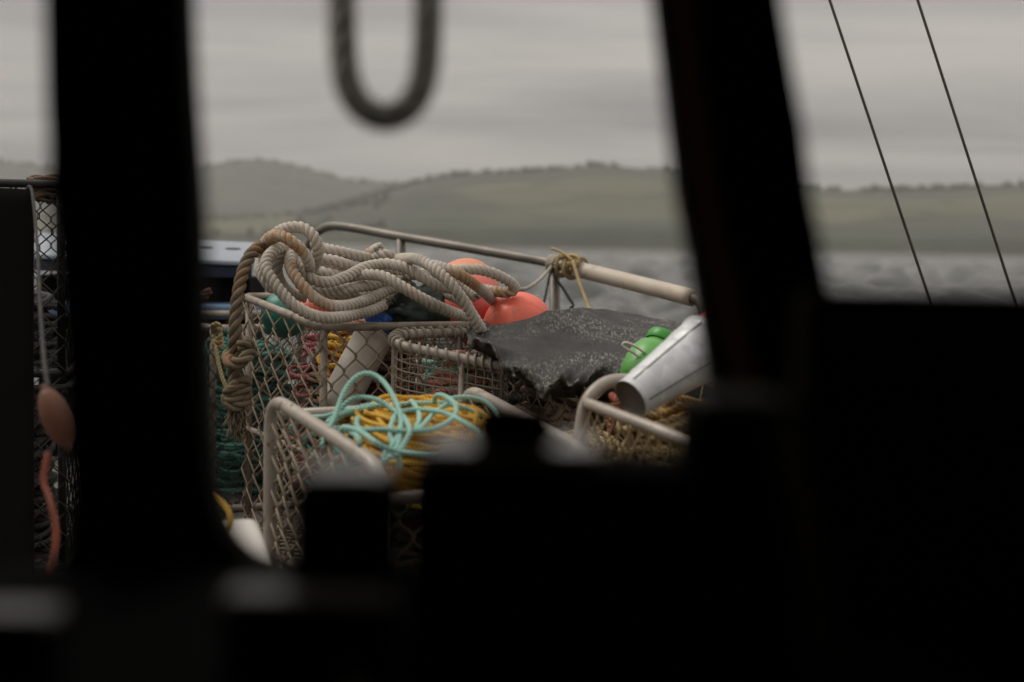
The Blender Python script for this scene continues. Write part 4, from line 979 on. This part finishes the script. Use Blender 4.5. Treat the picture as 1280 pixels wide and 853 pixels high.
# ================================================================== PAIL AND GREEN TUB
a, b = W(788, 499, 3.0), W(882, 433, 3.12); ax = b - a; Lp = ax.length
pail = thing('pail', 'small galvanised pail tipped over with its base facing down', 'pail', a)
r0_, r1_ = 0.044, 0.070
mb = MB(); prof_ = [(0, 0.010), (r0_ * 0.90, 0.010), (r0_ * 0.93, 0.0), (r0_ * 1.0, 0.0), (r0_ * 1.02, 0.006), (r0_ * 1.0, 0.012)]
for k in range(1, 24):
    t = k / 24; r = r0_ + (r1_ - r0_) * t + 0.0018 * (math.exp(-((t - 0.16) / 0.012) ** 2) + math.exp(-((t - 0.80) / 0.012) ** 2) + math.exp(-((t - 0.84) / 0.012) ** 2))
    prof_.append((r, 0.012 + (Lp - 0.02) * t))
prof_ += [(r1_, Lp - 0.004), (r1_ + 0.004, Lp - 0.002), (r1_ + 0.004, Lp + 0.003), (r1_ - 0.002, Lp + 0.003), (r1_ - 0.003, Lp - 0.01), (r0_ * 0.9, 0.02), (0, 0.018)]
lathe(mb, prof_[3:], a, ax, 56); mb.build('body', 'galv', pail, smooth=True)
mb = MB(); lathe(mb, [(0, 0.012), (r0_ * 0.88, 0.012), (r0_ * 0.94, 0.004), (r0_ * 1.0, 0.001)], a, ax, 40); mb.build('base', 'steel_dark', pail, smooth=True)  # base set dark; the shade of its downward face is in the colour
an = ax.normalized(); side = an.cross(Vector((0, 1, 0))).normalized(); tocam = (EYE - a).normalized(); tocam = (tocam - an * tocam.dot(an)).normalized(); up_ = an.cross(tocam).normalized()
for (ang, nm) in ((0.55, 'seam'), (-0.75, 'seam')):
    dv = tocam * math.cos(ang) + up_ * math.sin(ang)
    mb = MB(); tube(mb, npv([a + dv * (r0_ + 0.0006) + an * 0.014, a + dv * (r1_ + 0.0006) + an * (Lp - 0.012)]), 0.0016, 6); mb.build(nm, 'steel_dark', pail, smooth=True)
ctr = W(814, 456, 3.66); ax = (W(834, 418, 3.70) - ctr).normalized()
tub = thing('tub', 'round green plastic tub with a darker screw lid and pale handle', 'tub', ctr - Vector((0, 0, 0.07)))
mb = MB(); R_ = 0.068
lathe(mb, [(0, -0.075), (R_ * 0.6, -0.074), (R_ * 0.9, -0.06), (R_, -0.035), (R_ * 1.01, 0.0), (R_ * 0.96, 0.025), (R_ * 0.82, 0.045), (R_ * 0.62, 0.055), (R_ * 0.58, 0.07)], ctr, ax, 48); mb.build('body', 'green', tub, smooth=True)
mb = MB(); lathe(mb, [(R_ * 0.66, 0.062), (R_ * 0.69, 0.066), (R_ * 0.69, 0.084), (R_ * 0.66, 0.089), (R_ * 0.3, 0.090), (0, 0.090)], ctr, ax, 48); mb.build('lid', 'green_lid', tub, smooth=True)
mb = MB(); tube(mb, smooth_path(PX([(806, 441, 3.60), (794, 433, 3.60), (782, 428.5, 3.6), (778, 431, 3.6), (781, 435, 3.6), (790, 440, 3.6), (800, 447, 3.6)]), 0.005), 0.0036, 8); mb.build('handle', 'white_float', tub, smooth=True)

# ================================================================== LEFT SIDE: tall pots, float line, locker
U2 = Vector((-0.2, 0.98, 0)).normalized(); V2 = Vector((0.98, 0.2, 0)).normalized()
cH = W(80, 300, 4.05)
potH, _ = box_pot('bottom pot of the tall stack with the black sheet hung on it', (cH.x - 0.56 * V2.x, cH.y - 0.1), U2, V2, 0.9, 0.56, Z_DECK + 0.02, Z_DECK + 0.56, cell=0.07, m='tar', mw='wire_dark', seed=61, mid=False)
potI, _ = box_pot('top pot of the tall stack with the black sheet hung on it', (cH.x - 0.56 * V2.x, cH.y - 0.1), U2, V2, 0.9, 0.56, Z_DECK + 0.59, EYE.z + 0.145, cell=0.07, m='tar', mw='wire_dark', seed=65, mid=False)
rope_heap('rope', 'black_cord', 'dark rope lying in the top pot of the tall stack', (cH.x - 0.3, cH.y + 0.35), U2, V2, 0.8, 0.5, Z_DECK + 0.62, Z_DECK + 0.82, 50, 0.009, 71, 0.1)
rope_heap('rope', 'black_cord', 'dark rope packed in the bottom pot of the tall stack', (cH.x - 0.3, cH.y + 0.35), U2, V2, 0.8, 0.5, Z_DECK + 0.05, Z_DECK + 0.5, 80, 0.011, 72, 0.1)
rope_heap('rope', 'brown', 'brown rope wound along the top rim of the tall stack', (cH.x - 0.05, cH.y + 0.1), V2, U2, 0.3, 0.08, EYE.z + 0.10, EYE.z + 0.165, 14, 0.006, 73, 0.1)
mb = MB()
x0, x1 = W(-420, 300, 3.5), W(43, 300, 3.5); zt = W(20, 236, 3.5).z; nx, nzz = 30, 30; vs = []
for i in range(nzz + 1):
    for j in range(nx + 1):
        s = j / nx; t = i / nzz; x = x0.x + (x1.x - x0.x) * s; z = zt + (Z_DECK + 0.02 - zt) * t
        vs.append((x, 3.50 + 0.012 * noise.noise(Vector((x * 4, z * 1.5, 0))) - 0.015 * t, z + 0.004 * noise.noise(Vector((x * 9, 0, 0)))))
mb.add(vs, [(i * (nx + 1) + j, (i + 1) * (nx + 1) + j, (i + 1) * (nx + 1) + j + 1, i * (nx + 1) + j + 1) for i in range(nzz) for j in range(nx)])
mb.build('rubber_mat', 'black', smooth=True, loc=(x0.x, 3.5, Z_DECK), label='plain black rubber mat hung down the front of the tall pot stack', cat='rubber mat', solid=0.008)
mb = MB(); cord(mb, PX([(60, 566, 2.5), (54, 600, 2.5), (60, 618, 2.49), (66, 640, 2.48), (70, 665, 2.48), (68, 690, 2.48), (62, 712, 2.5), (56, 760, 2.5), (60, 900, 2.5), (64, 985, 2.52)]), 0.0056, 0.012)
mb.build('red_line', 'red', smooth=True, loc=W(62, 740, 3.3), label='salmon-red line hanging in a curve below the brown-orange float', cat='rope')
mb = MB(); cord(mb, PX([(60, 486, 2.5), (55, 450, 2.6), (50, 380, 2.9), (46, 300, 3.25), (40, 240, 3.46), (34, 236, 3.52), (32, 260, 3.56)]), 0.004, 0.014)
mb.build('float_line', 'black_cord', smooth=True, loc=W(54, 486, 2.5), label='dark line from which the brown-orange float hangs', cat='rope')

lk = thing('deck_locker', 'white fibreglass locker on deck under the yellow rope bight', 'locker', (-0.8, 2.45, Z_DECK))
zl = W(300, 659, 2.75).z
RL = Matrix.Rotation(math.radians(14), 3, 'Z'); cl = Vector((-0.565, 2.50, 0))
mb = MB(); mb.box((cl.x, cl.y, (zl - 0.06 + Z_DECK) / 2), (0.24, 0.56, zl - 0.06 - Z_DECK), RL); mb.build('body', 'white_grp', lk, bevel=0.03, segs=4, smooth=True)
mb = MB(); mb.box((cl.x, cl.y, zl - 0.03), (0.28, 0.60, 0.06), RL); mb.build('lid', 'white_grp', lk, bevel=0.022, segs=4, smooth=True)

# ================================================================== WHEELHOUSE
DW = 0.95
wh = thing('wheelhouse', 'dark wheelhouse front with black window posts framing the foredeck', 'wheelhouse', (0, 0.95, Z_DECK))
outer = [(-1830, -870), (3110, -870), (3110, 3050), (-1830, 3050)]
open_l = [(-560, -420), (50, -420), (55, 0), (57, 120), (60, 180), (60, 225), (71, 330), (79, 450), (85, 580), (87, 650), (82, 690), (68, 712), (44, 720), (-560, 720)]
open_c = [(221, -420), (226, 0), (230, 90), (236, 175), (242, 260), (247, 400), (253, 540), (259, 605), (268, 645), (284, 678), (306, 700), (335, 711), (390, 715), (880, 715), (905, 703), (916, 660), (905, 560), (893, 480), (880, 400), (866, 310), (852, 240), (847, 195), (838, 120), (824, 0), (778, -420)]
open_r = [(912, -420), (976, 0), (993, 100), (1005, 165), (1013, 235), (1029, 320), (1043, 390), (1075, 560), (1090, 660), (1110, 700), (1140, 715), (1720, 715), (1720, -420)]
def fill(loops, d):
    bm = bmesh.new(); ed = []
    for lp in loops:
        vs = [bm.verts.new(W(x, y, d)) for x, y in lp]
        ed += [bm.edges.new((vs[i], vs[(i + 1) % len(vs)])) for i in range(len(vs))]
    bmesh.ops.triangle_fill(bm, edges=ed, use_beauty=True)
    return bm
def slab(loops, d0, d1):
    bm = fill(loops, d0)
    r = bmesh.ops.extrude_face_region(bm, geom=list(bm.faces))
    mv = (CM.to_3x3() @ Vector((0, 0, -1))) * (d1 - d0)
    for e in r['geom']:
        if isinstance(e, bmesh.types.BMVert): e.co += mv
    bmesh.ops.recalc_face_normals(bm, faces=list(bm.faces))
    bm.verts.index_update()
    vs = [v.co.copy() for v in bm.verts]; fs = [tuple(v.index for v in f.verts) for f in bm.faces]; bm.free()
    return vs, fs
def dense(lp):
    """smooth the opening's outline, keeping its square top corners"""
    return [tuple(p[:2]) for p in round_loop([(x, y, 0) for x, y in lp], 9, 3)]
mb = MB(); mb.add(*slab([outer, dense(open_l), dense(open_c), dense(open_r)], DW, DW + 0.045)); mb.build('front_wall', 'frame_paint', wh)
for op in (open_l, open_c, open_r):
    cx = sum(p[0] for p in op) / len(op); cy = sum(p[1] for p in op) / len(op)
    mb = MB(); mb.add(*slab([[(cx + (x - cx) * 1.02, cy + (y - cy) * 1.01) for x, y in op]], DW + 0.02, DW + 0.026)); mb.build('window_pane', 'glass', wh)
mb = MB()
TP = PX([(845, -420, DW - 0.004), (858, 0, DW - 0.004), (880, 200, DW - 0.004), (905, 350, DW - 0.004), (930, 480, DW - 0.004), (945, 640, DW - 0.004)])
tube(mb, smooth_path(TP, 0.03), 0.009, 8); mb.build('post_trim', 'frame_wood', wh, smooth=True, label='thin brown trim on the window post')
def wbox(name, c, s, m='frame_paint', bev=0.0):
    b_ = MB(); b_.box(c, s); return b_.build(name, m, wh, bevel=bev)
zr = EYE.z + 0.60; zf = EYE.z - 1.5
wbox('roof', (0, -0.12, zr + 0.04), (2.9, 2.36, 0.05), 'cabin_lining')
wbox('floor', (0, -0.15, zf - 0.03), (2.8, 2.3, 0.05))
wbox('back_wall', (0, -1.27, EYE.z - 0.45), (2.8, 0.05, 2.2), 'cabin_lining')
for s in (-1, 1): wbox('side_wall', (s * 1.345, -0.13, EYE.z - 0.45), (0.05, 2.22, 2.2), 'cabin_lining')
zd = EYE.z - 0.215
wbox('dashboard', (0, 0.66, zd - 0.02), (2.6, 0.54, 0.04), 'black', 0.008)
wbox('dashboard_front', (0, 0.40, zd - 0.5), (2.6, 0.03, 0.96), 'black')

# things on the dashboard
def unit(name, px0, px1, py_top, d, depth, m, label, cat, cap=None, bev=0.008, capname='sheen_panel'):
    a, b = W(px0, py_top, d), W(px1, py_top, d); zt_ = (a.z + b.z) / 2; c = ((a.x + b.x) / 2, a.y + depth / 2)
    t = thing(name, label, cat, (c[0], c[1], zd))
    mb = MB(); mb.box((c[0], c[1], (zt_ + zd) / 2 + 0.0005), (b.x - a.x, depth, zt_ - zd - 0.001)); mb.build('housing', m, t, bevel=bev, segs=3)
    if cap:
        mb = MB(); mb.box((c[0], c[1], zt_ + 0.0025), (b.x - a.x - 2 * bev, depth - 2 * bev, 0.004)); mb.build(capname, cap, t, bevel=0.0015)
    return t, zt_, c
unit('echo_sounder', 358, 495, 607, 0.74, 0.062, 'black', 'small black instrument box with its top painted pale for window sheen, by the window corner', 'instrument', 'sheen_cap')  # cap painted pale for window light glancing off the black box
t2, z2, c2 = unit('radar_unit', 508, 872, 588, 0.74, 0.08, 'black', 'wide black instrument under the centre window with a pale slab for window sheen and a mug on it', 'instrument', None)
q0, q1 = W(534, 588, 0.75), W(748, 588, 0.75)
mb = MB(); mb.box(((q0.x + q1.x) / 2, q0.y + 0.03, z2 + 0.005), (q1.x - q0.x, 0.06, 0.008)); mb.build('sheen_slab', 'sheen_cap', loc=((q0.x + q1.x) / 2, q0.y + 0.03, z2), bevel=0.001, label='pale slab added for window sheen under the black mug on the wide instrument', cat='sheen_slab')  # added slab; its pale colour stands for window light on the instrument top
t4, z4, c4 = unit('radio', 862, 1010, 512, 0.72, 0.07, 'black', 'upright black radio set with its top painted grey for window sheen before the window post', 'radio', 'grey_sheen_cap')  # grey top stands in for window light on the black set
t5, z5, c5 = unit('chart_plotter', 1008, 1560, 368, 0.80, 0.05, 'plotter', 'tall black chart plotter screen before the right-hand window', 'screen', None)
mb = MB(); q0, q1 = W(1008, 368, 0.80), W(1560, 368, 0.80)
mb.box(((q0.x + q1.x) / 2, q0.y - 0.002, (z5 + zd) / 2), (q1.x - q0.x - 0.03, 0.003, z5 - zd - 0.03)); mb.build('screen', M['plotter'], t5, bevel=0.001)
cup = thing('mug', 'black mug standing on the wide instrument', 'mug', W(640, 590, 0.78))
cc = W(640, 586, 0.765); cc.z = z2 + 0.0095; hh = W(640, 508, 0.765).z - cc.z; rc_ = 52 * 0.765 / F
mb = MB(); lathe(mb, [(0, 0), (rc_ * 0.9, 0), (rc_, 0.003), (rc_, hh), (rc_ * 0.9, hh), (rc_ * 0.88, 0.006), (0, 0.006)], cc, (0, 0, 1), 32); mb.build('body', 'black', cup, smooth=False)
mb = MB(); tube(mb, smooth_path([cc + Vector((rc_ * 0.7, -rc_ * 0.7, hh * 0.8)), cc + Vector((rc_ * 0.95, -rc_ * 1.15, hh * 0.7)), cc + Vector((rc_ * 0.95, -rc_ * 1.15, hh * 0.35)), cc + Vector((rc_ * 0.7, -rc_ * 0.7, hh * 0.2))], 0.003), 0.003, 8); mb.build('handle', 'black', cup, smooth=True)
# rest of the dash clutter
def ledge_sheen(x0, x1, y, d, label):
    a, b = W(x0, y, d), W(x1, y, d); zt_ = (a.z + b.z) / 2
    mb = MB(); mb.box(((a.x + b.x) / 2, a.y, (zt_ + zd) / 2 - 0.003), (b.x - a.x, 0.024, zt_ - zd - 0.007)); blk = mb.build('ledge_block', 'black', loc=((a.x + b.x) / 2, a.y, zd))
    t = thing('sheen_strip', label, 'ledge_sheen', ((a.x + b.x) / 2, a.y, zd)); blk.location = (0, 0, 0); blk.parent = t
    mb = MB(); mb.box(((a.x + b.x) / 2, a.y, zt_ - 0.003), (b.x - a.x, 0.028, 0.006)); mb.build('strip', 'ledge_sheen', t, bevel=0.001)  # pale strip over a black block: lit top and dark face painted in
ledge_sheen(286, 486, 738, 0.70, 'pale strip painted as sheen on a ledge along the dashboard in front of the small instrument')
ledge_sheen(-60, 72, 760, 0.70, 'shorter pale strip painted as ledge sheen on the dashboard under the side window')
mb = MB(); tube(mb, smooth_path([G(412, 768, zd + 0.006), G(424, 800, zd + 0.006), G(440, 852, zd + 0.006), G(452, 900, zd + 0.006)], 0.01), 0.005, 8); mb.build('grey_cable', 'grey_cord', smooth=True, loc=G(424, 800, zd), label='grey cable lying across the dashboard below the pale strip', cat='cable')
mb = MB(); tube(mb, smooth_path(PX([(978, 530, 0.712), (985, 560, 0.708), (998, 620, 0.70), (1012, 690, 0.695), (1024, 760, 0.69), (1030, 850, 0.69)]), 0.01), 0.008, 8); mb.build('edge_sheen', 'grey_cord', smooth=True, loc=W(1012, 690, 0.7), label='grey strand painted as sheen down the screen edge beside the black radio', cat='cable')  # strand added for the window sheen along the screen edge

# pipe along the roof edge, and the rope loop thrown over it
zp = zr + 0.16
mb = MB(); tube(mb, npv([(-1.4, 1.2, zp), (1.4, 1.2, zp)]), 0.02, 10); mb.build('roof_rail', 'steel_dark', wh, smooth=True)
for x in (-1.2, 1.2):
    mb = MB(); tube(mb, npv([(x, 1.2, zp), (x, 1.0, zp - 0.1)]), 0.016, 8); mb.build('rail_bracket', 'steel_dark', wh, smooth=True)
dl = 1.18
def up(px): p = W(px, -60, dl); return [Vector((p.x, 1.18, zp - 0.25)), Vector((p.x, 1.165, zp)), Vector((p.x, 1.2, zp + 0.034)), Vector((p.x, 1.235, zp)), Vector((p.x, 1.23, zp - 0.06))]
mid_ = [W(x, y, dl) for x, y in ((426, -60), (427, 0), (428, 50), (433, 98), (450, 132), (482, 147), (513, 132), (529, 98), (534, 50), (535, 0), (536, -60))]
mb = MB(); tube(mb, smooth_path(up(425)[::-1] + mid_ + up(537), 0.01), 0.0125, 12, pitch=0.06)
mb.build('hanging_loop', 'grey_loop', smooth=True, loc=W(482, 143, dl), label='grey rope loop hanging from the wheelhouse roof rail across the centre window', cat='rope')
